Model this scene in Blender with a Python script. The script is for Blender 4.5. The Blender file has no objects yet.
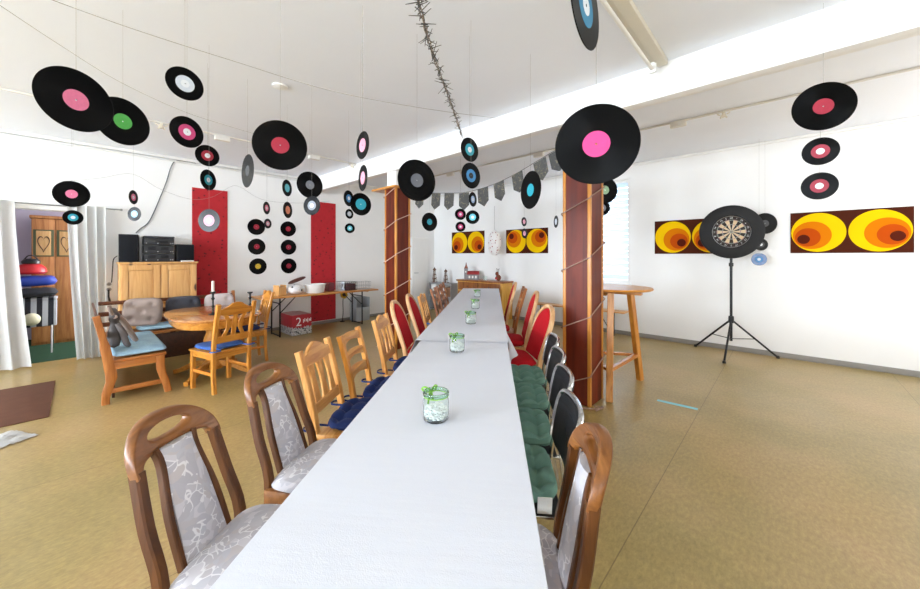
import bpy, bmesh, math, random
from mathutils import Vector, Matrix, noise
random.seed(7)
S = bpy.context.scene
C = S.collection
PI = math.pi
rad = math.radians

# ------------------------------------------------------------------ materials
def lin(c):
    if isinstance(c, str):
        c = [int(c[i:i + 2], 16) / 255 for i in (0, 2, 4)]
    return tuple((x / 12.92 if x <= .04045 else ((x + .055) / 1.055) ** 2.4) for x in c) + (1.0,)

def new_mat(name):
    m = bpy.data.materials.new(name)
    m.use_nodes = True
    nt = m.node_tree
    return m, nt, nt.nodes['Principled BSDF']

def N(nt, kind, **kw):
    n = nt.nodes.new(kind)
    for k, v in kw.items():
        if hasattr(n, k):
            setattr(n, k, v)
        else:
            n.inputs[k.replace('_', ' ')].default_value = v
    return n

def ramp(nt, stops):
    r = nt.nodes.new('ShaderNodeValToRGB')
    el = r.color_ramp.elements
    while len(el) < len(stops):
        el.new(.5)
    for e, (p, c) in zip(el, stops):
        e.position = p
        e.color = lin(c)
    return r

def coords(nt, scale=(1, 1, 1), kind='Object'):
    tc = nt.nodes.new('ShaderNodeTexCoord')
    mp = nt.nodes.new('ShaderNodeMapping')
    mp.inputs['Scale'].default_value = scale
    nt.links.new(tc.outputs[kind], mp.inputs['Vector'])
    return mp.outputs['Vector']

def bump(nt, b, height, strength=.2, dist=.01):
    bp = nt.nodes.new('ShaderNodeBump')
    bp.inputs['Strength'].default_value = strength
    bp.inputs['Distance'].default_value = dist
    nt.links.new(height, bp.inputs['Height'])
    nt.links.new(bp.outputs['Normal'], b.inputs['Normal'])

def plain(name, col, rough=.5, metal=0, var=.06, scale=8, bmp=0, spec=.5, **kw):
    """one colour with a faint mottling"""
    m, nt, b = new_mat(name)
    v = coords(nt)
    n = N(nt, 'ShaderNodeTexNoise', Scale=scale, Detail=4.0)
    nt.links.new(v, n.inputs['Vector'])
    c = lin(col)
    hi = [min(1, x * (1 + var)) for x in c[:3]] + [1]
    lo = [x * (1 - var) for x in c[:3]] + [1]
    mx = N(nt, 'ShaderNodeMix', data_type='RGBA')
    mx.inputs[6].default_value = lo
    mx.inputs[7].default_value = hi
    nt.links.new(n.outputs['Fac'], mx.inputs[0])
    nt.links.new(mx.outputs[2], b.inputs['Base Color'])
    b.inputs['Roughness'].default_value = rough
    b.inputs['Metallic'].default_value = metal
    b.inputs['Specular IOR Level'].default_value = spec
    for k, x in kw.items():
        b.inputs[k].default_value = x
    if bmp:
        n2 = N(nt, 'ShaderNodeTexNoise', Scale=scale * 12, Detail=3.0)
        nt.links.new(v, n2.inputs['Vector'])
        bump(nt, b, n2.outputs['Fac'], bmp, .004)
    return m

def wood(name, dark, mid, light, axis='Z', rough=.35, scale=1.0, knots=False, coat=.15, spec=.5):
    m, nt, b = new_mat(name)
    sc = {'X': (1.3, 16, 16), 'Y': (16, 1.3, 16), 'Z': (16, 16, 1.3)}[axis]
    v = coords(nt, tuple(s * scale for s in sc))
    n = N(nt, 'ShaderNodeTexNoise', Scale=1.6, Detail=6.0, Roughness=.6, Distortion=.6)
    nt.links.new(v, n.inputs['Vector'])
    r = ramp(nt, [(.28, dark), (.5, mid), (.74, light)])
    nt.links.new(n.outputs['Fac'], r.inputs['Fac'])
    out = r.outputs['Color']
    if knots:
        v2 = coords(nt, tuple(s * .42 for s in {'X': (3, 7, 7), 'Y': (7, 3, 7), 'Z': (7, 7, 3)}[axis]))
        vo = N(nt, 'ShaderNodeTexVoronoi', Scale=2.4)
        nt.links.new(v2, vo.inputs['Vector'])
        kr = ramp(nt, [(.16, (0, 0, 0)), (.25, (1, 1, 1))])
        nt.links.new(vo.outputs['Distance'], kr.inputs['Fac'])
        mx = N(nt, 'ShaderNodeMix', data_type='RGBA')
        mx.inputs[6].default_value = lin('4e2409')
        nt.links.new(kr.outputs['Color'], mx.inputs[0])
        nt.links.new(out, mx.inputs[7])
        out = mx.outputs[2]
    nt.links.new(out, b.inputs['Base Color'])
    b.inputs['Roughness'].default_value = rough
    b.inputs['Coat Weight'].default_value = coat
    b.inputs['Specular IOR Level'].default_value = spec
    b.inputs['Coat Roughness'].default_value = .25
    bump(nt, b, n.outputs['Fac'], .08, .003)
    return m

def fabric(name, col, rough=.9, scale=350, var=.12, sheen=.03):
    m, nt, b = new_mat(name)
    v = coords(nt)
    n = N(nt, 'ShaderNodeTexNoise', Scale=scale, Detail=2.0)
    n2 = N(nt, 'ShaderNodeTexNoise', Scale=9.0, Detail=3.0)
    nt.links.new(v, n.inputs['Vector'])
    nt.links.new(v, n2.inputs['Vector'])
    ad = N(nt, 'ShaderNodeMath', operation='MULTIPLY')
    nt.links.new(n.outputs['Fac'], ad.inputs[0])
    nt.links.new(n2.outputs['Fac'], ad.inputs[1])
    c = lin(col)
    mx = N(nt, 'ShaderNodeMix', data_type='RGBA')
    mx.inputs[6].default_value = [x * (1 - 2 * var) for x in c[:3]] + [1]
    mx.inputs[7].default_value = [min(1, x * (1 + 4 * var)) for x in c[:3]] + [1]
    nt.links.new(ad.outputs[0], mx.inputs[0])
    nt.links.new(mx.outputs[2], b.inputs['Base Color'])
    b.inputs['Roughness'].default_value = rough
    b.inputs['Sheen Weight'].default_value = sheen
    b.inputs['Specular IOR Level'].default_value = .2
    bump(nt, b, n.outputs['Fac'], .25, .002)
    return m

def patterned(name):
    """grey upholstery with pale abstract shapes"""
    m, nt, b = new_mat(name)
    v = coords(nt, (1, 1, 1))
    nz = N(nt, 'ShaderNodeTexNoise', Scale=7.0, Detail=2.0)
    nt.links.new(v, nz.inputs['Vector'])
    va = N(nt, 'ShaderNodeVectorMath', operation='MULTIPLY_ADD')
    va.inputs[1].default_value = (.16, .16, .16)
    nt.links.new(nz.outputs['Color'], va.inputs[0])
    nt.links.new(v, va.inputs[2])
    vo = N(nt, 'ShaderNodeTexVoronoi', Scale=32.0)
    ve = N(nt, 'ShaderNodeTexVoronoi', Scale=32.0, feature='DISTANCE_TO_EDGE')
    nt.links.new(va.outputs[0], vo.inputs['Vector'])
    nt.links.new(va.outputs[0], ve.inputs['Vector'])
    sx = N(nt, 'ShaderNodeSeparateColor')
    nt.links.new(vo.outputs['Color'], sx.inputs[0])
    r = ramp(nt, [(.0, '8f8f98'), (.18, '9b9698'), (.34, 'a6a3a8'), (.5, 'aa9f98'), (.62, '9da0a8'), (.76, 'c3c0c4'), (.9, '94949e')])
    r.color_ramp.interpolation = 'CONSTANT'
    nt.links.new(sx.outputs[0], r.inputs['Fac'])
    er = ramp(nt, [(.05, (1, 1, 1)), (.08, (0, 0, 0))])
    nt.links.new(ve.outputs['Distance'], er.inputs['Fac'])
    nb = N(nt, 'ShaderNodeTexNoise', Scale=14.0, Detail=1.0)
    nt.links.new(v, nb.inputs['Vector'])
    gt = N(nt, 'ShaderNodeMath', operation='GREATER_THAN'); gt.inputs[1].default_value = .55
    nt.links.new(nb.outputs['Fac'], gt.inputs[0])
    ml = N(nt, 'ShaderNodeMath', operation='MULTIPLY')
    nt.links.new(er.outputs['Color'], ml.inputs[0]); nt.links.new(gt.outputs[0], ml.inputs[1])
    soft = N(nt, 'ShaderNodeMix', data_type='RGBA')
    soft.inputs[0].default_value = .55
    nt.links.new(r.outputs['Color'], soft.inputs[6]); soft.inputs[7].default_value = lin('c6c0c4')
    mx = N(nt, 'ShaderNodeMix', data_type='RGBA')
    nt.links.new(ml.outputs[0], mx.inputs[0])
    nt.links.new(soft.outputs[2], mx.inputs[6])
    mx.inputs[7].default_value = lin('dad7d8')
    nt.links.new(mx.outputs[2], b.inputs['Base Color'])
    b.inputs['Roughness'].default_value = .85
    b.inputs['Sheen Weight'].default_value = .02
    n2 = N(nt, 'ShaderNodeTexNoise', Scale=400.0)
    nt.links.new(v, n2.inputs['Vector'])
    bump(nt, b, n2.outputs['Fac'], .2, .002)
    return m

def vinyl(name, col, rough):
    m, nt, b = new_mat(name)
    tc = N(nt, 'ShaderNodeTexCoord')
    mp = N(nt, 'ShaderNodeMapping')
    mp.inputs['Scale'].default_value = (1, 0, 1)
    nt.links.new(tc.outputs['Object'], mp.inputs['Vector'])
    ln = N(nt, 'ShaderNodeVectorMath', operation='LENGTH')
    nt.links.new(mp.outputs['Vector'], ln.inputs[0])
    mu = N(nt, 'ShaderNodeMath', operation='MULTIPLY')
    mu.inputs[1].default_value = 260
    nt.links.new(ln.outputs['Value'], mu.inputs[0])
    nz = N(nt, 'ShaderNodeTexNoise', noise_dimensions='1D', Scale=1.0, Detail=3.0)
    nt.links.new(mu.outputs[0], nz.inputs['W'])
    r = ramp(nt, [(.3, (.75 * col, .75 * col, .78 * col)), (.7, (1.25 * col, 1.22 * col, 1.25 * col))])
    nt.links.new(nz.outputs['Fac'], r.inputs['Fac'])
    nt.links.new(r.outputs['Color'], b.inputs['Base Color'])
    tg = N(nt, 'ShaderNodeTangent', direction_type='RADIAL', axis='Y')
    nt.links.new(tg.outputs[0], b.inputs['Tangent'])
    b.inputs['Roughness'].default_value = rough
    b.inputs['Anisotropic'].default_value = .8
    b.inputs['Specular IOR Level'].default_value = .10
    bump(nt, b, nz.outputs['Fac'], .06, .001)
    return m

def glass(name, col=(1, 1, 1), rough=0.0):
    m, nt, b = new_mat(name)
    b.inputs['Base Color'].default_value = lin(col)
    b.inputs['Transmission Weight'].default_value = 1
    b.inputs['Roughness'].default_value = rough
    b.inputs['IOR'].default_value = 1.2
    return m

# ------------------------------------------------------------------ mesh helpers
def xf(bm, n0, M):
    bm.verts.ensure_lookup_table()
    for v in bm.verts[n0:]:
        v.co = M @ v.co

def box(bm, c, s, bev=0.0, rot=None, mi=0):
    t = bmesh.new()
    r = bmesh.ops.create_cube(t, size=1)
    for v in r['verts']:
        v.co = Vector((v.co.x * s[0], v.co.y * s[1], v.co.z * s[2]))
    if bev:
        bmesh.ops.bevel(t, geom=t.edges[:], offset=min(bev, min(s) * .45), segments=2, profile=.6, affect='EDGES')
    M = Matrix.Translation(c)
    if rot is not None:
        M = M @ rot
    for v in t.verts:
        v.co = M @ v.co
    for f in t.faces:
        f.material_index = mi
    me = bpy.data.meshes.new('tmp')
    t.to_mesh(me)
    t.free()
    bm.from_mesh(me)
    bpy.data.meshes.remove(me)

def bb(bm, x0, x1, y0, y1, z0, z1, bev=0.0, mi=0):
    box(bm, ((x0 + x1) / 2, (y0 + y1) / 2, (z0 + z1) / 2), (abs(x1 - x0), abs(y1 - y0), abs(z1 - z0)), bev, None, mi)

def sweep(bm, pts, w, d, side=(1, 0, 0), rnd=.25, mi=0):
    """rounded-rectangle bar along a polyline; w across `side`, d across the other normal; w,d may be lists"""
    pts = [Vector(p) for p in pts]
    n = len(pts)
    W = w if isinstance(w, (list, tuple)) else [w] * n
    D = d if isinstance(d, (list, tuple)) else [d] * n
    rings = []
    for i, p in enumerate(pts):
        t = (pts[min(i + 1, n - 1)] - pts[max(i - 1, 0)]).normalized()
        a = Vector(side)
        a = (a - t * a.dot(t))
        if a.length < 1e-4:
            a = t.orthogonal()
        a.normalize()
        b = t.cross(a)
        ring = []
        k = rnd
        for (u, v) in ((1, 1 - k), (1 - k, 1), (-(1 - k), 1), (-1, 1 - k), (-1, -(1 - k)), (-(1 - k), -1), (1 - k, -1), (1, -(1 - k))):
            ring.append(bm.verts.new(p + a * (u * W[i] / 2) + b * (v * D[i] / 2)))
        rings.append(ring)
    for r0, r1 in zip(rings, rings[1:]):
        for j in range(8):
            f = bm.faces.new((r0[j], r0[(j + 1) % 8], r1[(j + 1) % 8], r1[j]))
            f.material_index = mi
    f = bm.faces.new(list(reversed(rings[0]))); f.material_index = mi
    f = bm.faces.new(rings[-1]); f.material_index = mi

def smooth_path(pts, sub=6, closed=False):
    """Catmull-Rom through the points"""
    P = [Vector(p) for p in pts]
    out = []
    n = len(P)
    rng = range(n if closed else n - 1)
    for i in rng:
        if closed:
            p0, p1, p2, p3 = P[i - 1], P[i], P[(i + 1) % n], P[(i + 2) % n]
        else:
            p0, p1, p2, p3 = P[max(i - 1, 0)], P[i], P[i + 1], P[min(i + 2, n - 1)]
        for k in range(sub):
            t = k / sub
            out.append(.5 * ((2 * p1) + (p2 - p0) * t + (2 * p0 - 5 * p1 + 4 * p2 - p3) * t * t + (3 * p1 - p0 - 3 * p2 + p3) * t ** 3))
    if not closed:
        out.append(P[-1])
    return out

def tube(bm, pts, r, seg=8, closed=False, mi=0, cap=True):
    pts = [Vector(p) for p in pts]
    n = len(pts)
    R = r if isinstance(r, (list, tuple)) else [r] * n
    rings = []
    prev = None
    for i, p in enumerate(pts):
        if closed:
            t = (pts[(i + 1) % n] - pts[i - 1]).normalized()
        else:
            t = (pts[min(i + 1, n - 1)] - pts[max(i - 1, 0)]).normalized()
        a = t.orthogonal().normalized() if prev is None else (prev - t * prev.dot(t))
        if a.length < 1e-5:
            a = t.orthogonal()
        a.normalize()
        prev = a
        b = t.cross(a)
        rings.append([bm.verts.new(p + (a * math.cos(2 * PI * j / seg) + b * math.sin(2 * PI * j / seg)) * R[i]) for j in range(seg)])
    pairs = list(zip(rings, rings[1:]))
    if closed:
        pairs.append((rings[-1], rings[0]))
    for r0, r1 in pairs:
        for j in range(seg):
            f = bm.faces.new((r0[j], r0[(j + 1) % seg], r1[(j + 1) % seg], r1[j]))
            f.material_index = mi
    if cap and not closed:
        f = bm.faces.new(list(reversed(rings[0]))); f.material_index = mi
        f = bm.faces.new(rings[-1]); f.material_index = mi

def lathe(bm, prof, seg=24, c=(0, 0, 0), mi=0, M=None, closed=False):
    n0 = len(bm.verts)
    rings = []
    for (r, z) in prof:
        if r < 1e-6:
            rings.append([bm.verts.new((0, 0, z))])
        else:
            rings.append([bm.verts.new((r * math.cos(2 * PI * j / seg), r * math.sin(2 * PI * j / seg), z)) for j in range(seg)])
    prs = list(zip(rings, rings[1:]))
    if closed:
        prs.append((rings[-1], rings[0]))
    for a, b in prs:
        for j in range(seg):
            k = (j + 1) % seg
            if len(a) == 1 and len(b) == 1:
                continue
            if len(a) == 1:
                f = bm.faces.new((a[0], b[k], b[j]))
            elif len(b) == 1:
                f = bm.faces.new((a[j], a[k], b[0]))
            else:
                f = bm.faces.new((a[j], a[k], b[k], b[j]))
            f.material_index = mi
    MM = Matrix.Translation(c)
    if M is not None:
        MM = MM @ M
    xf(bm, n0, MM)

def plate(bm, outlines, thick, bev=.004, M=None, mi=0):
    """filled outline(s) (first outer, others holes) drawn in x,z and given a thickness along y"""
    cu = bpy.data.curves.new('tmp', 'CURVE')
    cu.dimensions = '2D'
    cu.fill_mode = 'BOTH'
    cu.extrude = max(thick / 2 - bev, .0005)
    cu.bevel_depth = bev
    cu.bevel_resolution = 1
    cu.offset = -bev
    for ol in outlines:
        sp = cu.splines.new('POLY')
        sp.points.add(len(ol) - 1)
        for p, (x, z) in zip(sp.points, ol):
            p.co = (x, z, 0, 1)
        sp.use_cyclic_u = True
    ob = bpy.data.objects.new('tmp', cu)
    C.objects.link(ob)
    bpy.context.view_layer.update()
    dg = bpy.context.evaluated_depsgraph_get()
    me = bpy.data.meshes.new_from_object(ob.evaluated_get(dg))
    n0 = len(bm.verts)
    f0 = len(bm.faces)
    bm.from_mesh(me)
    bm.verts.ensure_lookup_table()
    R = Matrix(((1, 0, 0, 0), (0, 0, -1, 0), (0, 1, 0, 0), (0, 0, 0, 1)))
    xf(bm, n0, R if M is None else M @ R)
    bm.faces.ensure_lookup_table()
    for f in bm.faces[f0:]:
        f.material_index = mi
    bpy.data.objects.remove(ob)
    bpy.data.curves.remove(cu)
    bpy.data.meshes.remove(me)

def ell(cx, cz, a, b, n=28, t0=0, t1=2 * PI):
    full = abs(t1 - t0 - 2 * PI) < 1e-6
    m = n if full else n - 1
    return [(cx + a * math.cos(t0 + (t1 - t0) * i / m), cz + b * math.sin(t0 + (t1 - t0) * i / m)) for i in range(n)]

def pillow(bm, w, d, h, n=22, tufts=(), depth=.35, sig=.035, power=.35, c=(0, 0, 0), M=None, wob=.0, rim=None, sq=4.5, groove=0):
    """stuffed cushion lying in x,y with tufted dimples; h is full thickness"""
    n0 = len(bm.verts)
    top, bot = {}, {}
    for i in range(n + 1):
        for j in range(n + 1):
            u, v = 2 * i / n - 1, 2 * j / n - 1
            # superellipse squeeze so the corners are rounded
            m = max(abs(u), abs(v))
            l = (abs(u) ** sq + abs(v) ** sq) ** (1 / sq)
            k = m / l if l > 1e-6 else 1
            x, y = u * k * w / 2, v * k * d / 2
            e = max(0.0, 1 - m ** 2.6) ** power
            z = h / 2 * e
            for (tx, ty) in tufts:
                r2 = ((x - tx) ** 2 + (y - ty) ** 2)
                z -= h / 2 * depth * math.exp(-r2 / (2 * sig * sig)) * e
            if groove:
                for k_ in (0, 1):
                    q_ = (x, y)[k_]
                    dm = min([abs(q_ - tt[k_]) for tt in tufts] or [9])
                    z -= h / 2 * groove * math.exp(-(dm / .016) ** 2) * e
            if wob:
                z += wob * noise.noise(Vector((x * 9, y * 9, h * 30))) * e
            edge = m > .999
            vt = bm.verts.new((x, y, z if not edge else 0))
            top[i, j] = vt
            bot[i, j] = vt if edge else bm.verts.new((x, y, -max(z, .004) * .75))
    for i in range(n):
        for j in range(n):
            q = ((i, j), (i + 1, j), (i + 1, j + 1), (i, j + 1))
            try:
                bm.faces.new([top[a] for a in q])
                bm.faces.new([bot[a] for a in reversed(q)])
            except ValueError:
                pass
    MM = Matrix.Translation(c)
    if M is not None:
        MM = MM @ M
    xf(bm, n0, MM)

def obj(name, bm, mats, parent=None, smooth=35, loc=None, rot=None):
    bmesh.ops.recalc_face_normals(bm, faces=bm.faces)
    me = bpy.data.meshes.new(name)
    bm.to_mesh(me)
    bm.free()
    for m in (mats if isinstance(mats, (list, tuple)) else [mats]):
        me.materials.append(m)
    if smooth:
        me.polygons.foreach_set('use_smooth', [True] * len(me.polygons))
        me.set_sharp_from_angle(angle=rad(smooth))
    o = bpy.data.objects.new(name, me)
    C.objects.link(o)
    if parent is not None:
        o.parent = parent
    if loc is not None:
        o.location = loc
    if rot is not None:
        o.rotation_euler = rot
    return o

def B():
    return bmesh.new()

def tag(o, label, cat, group=None):
    o['label'] = label
    o['category'] = cat
    if group:
        o['group'] = group
    return o

def thing(name, label, cat, loc=(0, 0, 0), rz=0, group=None):
    o = bpy.data.objects.new(name, None)
    o.empty_display_size = .1
    C.objects.link(o)
    o.location = loc
    o.rotation_euler = (0, 0, rz)
    return tag(o, label, cat, group)

def struct(name, bm, mats, smooth=30, parent=None):
    o = obj(name, bm, mats, parent, smooth)
    if parent is None:
        o['kind'] = 'structure'
    return o

def dup(root, loc, rz, label, group=None):
    r = root.copy()
    C.objects.link(r)
    r.location = loc
    r.rotation_euler = (0, 0, rz)
    r['label'] = label
    if group:
        r['group'] = group
    for ch in list(root.children):
        c = ch.copy()
        C.objects.link(c)
        c.parent = r
        for g in list(ch.children):
            d = g.copy()
            C.objects.link(d)
            d.parent = c
    return r

# ------------------------------------------------------------------ palette
white_wall = plain('white_wall_paint', 'f0efed', .75, var=.03, scale=2, bmp=.12)
white_ceiling = plain('white_ceiling_paint', 'eceff5', .8, var=.025, scale=1.5, bmp=.1)
white_gloss = plain('white_gloss_paint', 'ecebe8', .35, var=.02)
beech = wood('beech_frame', 'b9824e', 'd0a070', 'dfb78c', 'Z', .35)
grey_base = plain('grey_skirting_vinyl', '8b8680', .5)
pine = wood('pine_honey', 'ad6a2a', 'c98a42', 'd8a35f', 'Z', .42, coat=.05)
pine_x = wood('pine_honey_cross', 'ad6a2a', 'cb8f4a', 'd8a868', 'X', .35)
pine_y = wood('pine_honey_long', 'ad6a2a', 'c98a42', 'd8a35f', 'Y', .42, coat=.05)
pine_knot = wood('pine_knotty', 'c48a4c', 'd5a060', 'dfb074', 'Z', .42, knots=True)
orange_pine = wood('pine_orange', 'a8641c', 'c4812e', 'd4984a', 'Z', .36, coat=.1)
orange_pine_x = wood('pine_orange_cross', 'a8641c', 'c4812e', 'd4984a', 'X', .36, coat=.1)
orange_pine_y = wood('pine_orange_long', 'a8601f', 'c87c30', 'd8944a', 'Y', .25, coat=.4)
oak = wood('oak_brown', '3a1e08', '522d0f', '683e1a', 'Z', .38, coat=.03, spec=.3)
oak_x = wood('oak_brown_cross', '5f3512', '7c4b1f', '936030', 'X', .32, coat=.12, spec=.4)
dark_wood = wood('dark_brown_wood', '2e1a10', '432517', '57331f', 'X', .4)
mahogany = wood('mahogany_board', '4c180a', '64220f', '762d18', 'Z', .42, .5, coat=0, spec=.25)
red_brown = wood('red_brown_wood', '6e3a16', '8f5222', 'a66a34', 'Z', .35)
patterned_grey = patterned('patterned_grey_upholstery')
red_cloth = fabric('red_upholstery', 'b3131e', var=.06, sheen=0)
navy = fabric('navy_cushion_cloth', '222f5c')
blue_cushion = fabric('blue_cushion_cloth', '3f63a8')
green_cushion = fabric('green_cushion_cloth', '6c9182')
sky_cover = fabric('pale_blue_cover', 'a8d4fa', scale=90, var=.2)
taupe = fabric('taupe_cloth', '94837a')
dark_grey = fabric('dark_grey_cloth', '4b4b52')
pale_pink = fabric('pale_pink_cloth', 'd8c8c6')
white_cloth = fabric('white_curtain_cloth', 'ececea', scale=200, var=.03, sheen=.1)
black_pad = plain('black_vinyl_pad', '18191c', .5, spec=.3)
black_plastic = plain('black_plastic', '0e0f11', .4)
black_metal = plain('black_metal', '1c1c1e', .4, .3)
chrome = plain('chrome_tube', 'd0d0d0', .18, 1.0, var=.02)
steel = plain('steel_wire', 'aeb0b2', .3, .9)
white_plastic = plain('white_plastic', 'ededea', .35)
PF, PR, PB = (420, 370, 250, 130), (25, 50), 15
# ------------------------------------------------------------------ the room
XL, XR, YF, YB, ZC, ZB = -7.3, 3.0, -7.6, 6.82, 3.06, 3.12
T = .16

def floor_mat():
    m, nt, b = new_mat('linoleum_floor')
    v = coords(nt)
    n1 = N(nt, 'ShaderNodeTexNoise', Scale=.55, Detail=4.0, Roughness=.6)
    n2 = N(nt, 'ShaderNodeTexNoise', Scale=55.0, Detail=5.0, Roughness=.75)
    nt.links.new(v, n1.inputs['Vector'])
    vs = coords(nt, (1, .45, 1))
    nt.links.new(vs, n2.inputs['Vector'])
    r1 = ramp(nt, [(.28, 'ad9150'), (.5, 'c0a868'), (.72, 'ccb67c')])
    r2 = ramp(nt, [(.3, (.30, .30, .30)), (.5, (.5, .5, .5)), (.72, (.66, .66, .66))])
    nt.links.new(n1.outputs['Fac'], r1.inputs['Fac'])
    nt.links.new(n2.outputs['Fac'], r2.inputs['Fac'])
    mx = N(nt, 'ShaderNodeMix', data_type='RGBA', blend_type='OVERLAY')
    mx.inputs[0].default_value = .6
    nt.links.new(r1.outputs['Color'], mx.inputs[6])
    nt.links.new(r2.outputs['Color'], mx.inputs[7])
    # seams between the lengths of linoleum
    sp = N(nt, 'ShaderNodeSeparateXYZ')
    nt.links.new(v, sp.inputs[0])
    acc = None
    for x in (2.5, .95, -.6, -2.05, -3.48, -4.83, -6.2):
        a = N(nt, 'ShaderNodeMath', operation='SUBTRACT'); a.inputs[1].default_value = x
        nt.links.new(sp.outputs['X'], a.inputs[0])
        c = N(nt, 'ShaderNodeMath', operation='ABSOLUTE'); nt.links.new(a.outputs[0], c.inputs[0])
        d = N(nt, 'ShaderNodeMath', operation='LESS_THAN'); d.inputs[1].default_value = .0028
        nt.links.new(c.outputs[0], d.inputs[0])
        if acc is None:
            acc = d
        else:
            e = N(nt, 'ShaderNodeMath', operation='MAXIMUM')
            nt.links.new(acc.outputs[0], e.inputs[0]); nt.links.new(d.outputs[0], e.inputs[1])
            acc = e
    mf = N(nt, 'ShaderNodeMath', operation='MULTIPLY'); mf.inputs[1].default_value = .6
    nt.links.new(acc.outputs[0], mf.inputs[0])
    m2 = N(nt, 'ShaderNodeMix', data_type='RGBA')
    nt.links.new(mf.outputs[0], m2.inputs[0])
    nt.links.new(mx.outputs[2], m2.inputs[6])
    m2.inputs[7].default_value = lin('5a4526')
    nt.links.new(m2.outputs[2], b.inputs['Base Color'])
    n3 = N(nt, 'ShaderNodeTexNoise', Scale=1.2, Detail=3.0)
    nt.links.new(v, n3.inputs['Vector'])
    rr = ramp(nt, [(.3, (.28, .28, .28)), (.7, (.36, .36, .36))])
    nt.links.new(n3.outputs['Fac'], rr.inputs['Fac'])
    sr = N(nt, 'ShaderNodeSeparateColor'); nt.links.new(rr.outputs['Color'], sr.inputs[0])
    # ramp stops are given as display values, so undo that for a plain number
    g = N(nt, 'ShaderNodeMath', operation='POWER'); g.inputs[1].default_value = .4545
    nt.links.new(sr.outputs[0], g.inputs[0])
    nt.links.new(g.outputs[0], b.inputs['Roughness'])
    b.inputs['Specular IOR Level'].default_value = .65
    bump(nt, b, n2.outputs['Fac'], .10, .003)
    return m

b = B(); bb(b, XL - T, XR + T, YF - T, YB + T, -.12, 0)
struct('floor', b, floor_mat())
b = B(); bb(b, XL - T, XR + T, YF - T, 3.36, ZC, ZC + .2); bb(b, XL - T, XR + T, 3.36, YB + T, ZB, ZB + .2)
struct('ceiling', b, white_ceiling)
b = B(); bb(b, XL, XR, 3.30, 3.43, 2.775, ZC + .06, .006)
struct('beam', b, white_wall)

# back wall with one window
WX0, WX1, WZ0, WZ1 = -3.36, -2.09, .95, 2.86
b = B()
bb(b, XL - T, WX0, YB, YB + T, 0, ZB); bb(b, WX1, XR + T, YB, YB + T, 0, ZB)
bb(b, WX0, WX1, YB, YB + T, 0, WZ0); bb(b, WX0, WX1, YB, YB + T, WZ1, ZB)
struct('wall_back', b, white_wall)
w = B()
for x in (WX0, WX1 - .05):
    bb(w, x, x + .05, YB + .03, YB + .1, WZ0, WZ1, .006)
for z in (WZ0, WZ1 - .05):
    bb(w, WX0 + .05, WX1 - .05, YB + .03, YB + .1, z, z + .05, .006)
bb(w, (WX0 + WX1) / 2 - .03, (WX0 + WX1) / 2 + .03, YB + .03, YB + .1, WZ0 + .05, WZ1 - .05, .006)
win = struct('window_1', w, white_gloss)
g = B(); bb(g, WX0 + .05, WX1 - .05, YB + .06, YB + .066, WZ0 + .05, WZ1 - .05)
obj('pane', g, glass('window_glass'), win, 0)
sl = B()
z = WZ0 + .06
while z < WZ1 - .06:
    box(sl, ((WX0 + WX1) / 2, YB + .135, z + .045), (WX1 - WX0 - .1, .006, .088), .002, Matrix.Rotation(rad(14), 4, 'X'))
    z += .108
slat_m, nt, bs = new_mat('translucent_blind_slat')
tr = N(nt, 'ShaderNodeBsdfTranslucent'); tr.inputs['Color'].default_value = lin('d4e2ee')
bs.inputs['Base Color'].default_value = lin('dfe8ee')
ms = N(nt, 'ShaderNodeMixShader'); ms.inputs[0].default_value = .6
nt.links.new(bs.outputs[0], ms.inputs[1]); nt.links.new(tr.outputs[0], ms.inputs[2])
nt.links.new(ms.outputs[0], [n for n in nt.nodes if n.type == 'OUTPUT_MATERIAL'][0].inputs['Surface'])
obj('blind', sl, slat_m, win)
b = B(); bb(b, WX0 - .03, WX1 + .03, YB - .05, YB + .03, WZ0 - .03, WZ0 + .004, .006)
struct('trim_1', b, white_gloss)

# left wall with the curtained doorway and a white door near the corner
DY0, DY1, DZ = -.78, .12, 2.07
b = B()
bb(b, XL - T, XL, YF - T, DY0, 0, ZB); bb(b, XL - T, XL, DY1, YB + T, 0, ZB); bb(b, XL - T, XL, DY0, DY1, DZ, ZB)
struct('wall_left', b, white_wall)
b = B()
bb(b, XL - T - .01, XL + .02, DY0 - .07, DY0, 0, DZ + .07, .004); bb(b, XL - T - .01, XL + .02, DY1, DY1 + .07, 0, DZ + .07, .004)
bb(b, XL - T - .01, XL + .02, DY0, DY1, DZ, DZ + .07, .004)
struct('trim_2', b, white_gloss)
d = B(); bb(d, XL + .002, XL + .05, 5.98, 6.56, .005, 1.93, .008)
d1 = struct('door_1', d, white_gloss)
d = B()
for z0, z1 in ((.2, .9), (1.0, 1.75)):
    bb(d, XL + .045, XL + .056, 6.06, 6.48, z0, z1, .008)
obj('panel', d, white_gloss, d1)
d = B(); tube(d, [(XL + .05, 6.05, 1.0), (XL + .1, 6.05, 1.0), (XL + .1, 6.15, 1.0)], .009)
obj('door_handle', d, steel, d1)
# skirting
b = B(); bb(b, XL, XR, YB - .012, YB, 0, .075, .003)
struct('baseboard_back', b, grey_base)
b = B(); bb(b, XL, XL + .012, .2, 5.97, 0, .06, .003); bb(b, XL, XL + .012, 6.57, YB - .014, 0, .06, .003); bb(b, XL, XL + .012, YF, -.86, 0, .06, .003)
struct('baseboard_left', b, grey_base)
# narrow cornice moulding round the ceiling
b = B()
bb(b, XL, XL + .05, YF, 3.3, ZC - .05, ZC, .012); bb(b, XL, XL + .03, YF, 3.3, ZC - .085, ZC - .06, .008)
bb(b, XL, XL + .05, 3.44, YB, ZB - .05, ZB, .012)
struct('trim_3', b, white_gloss)
b = B()
bb(b, XL + .06, XR, YB - .04, YB, ZB - .04, ZB, .012)
struct('trim_4', b, white_gloss)

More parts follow.
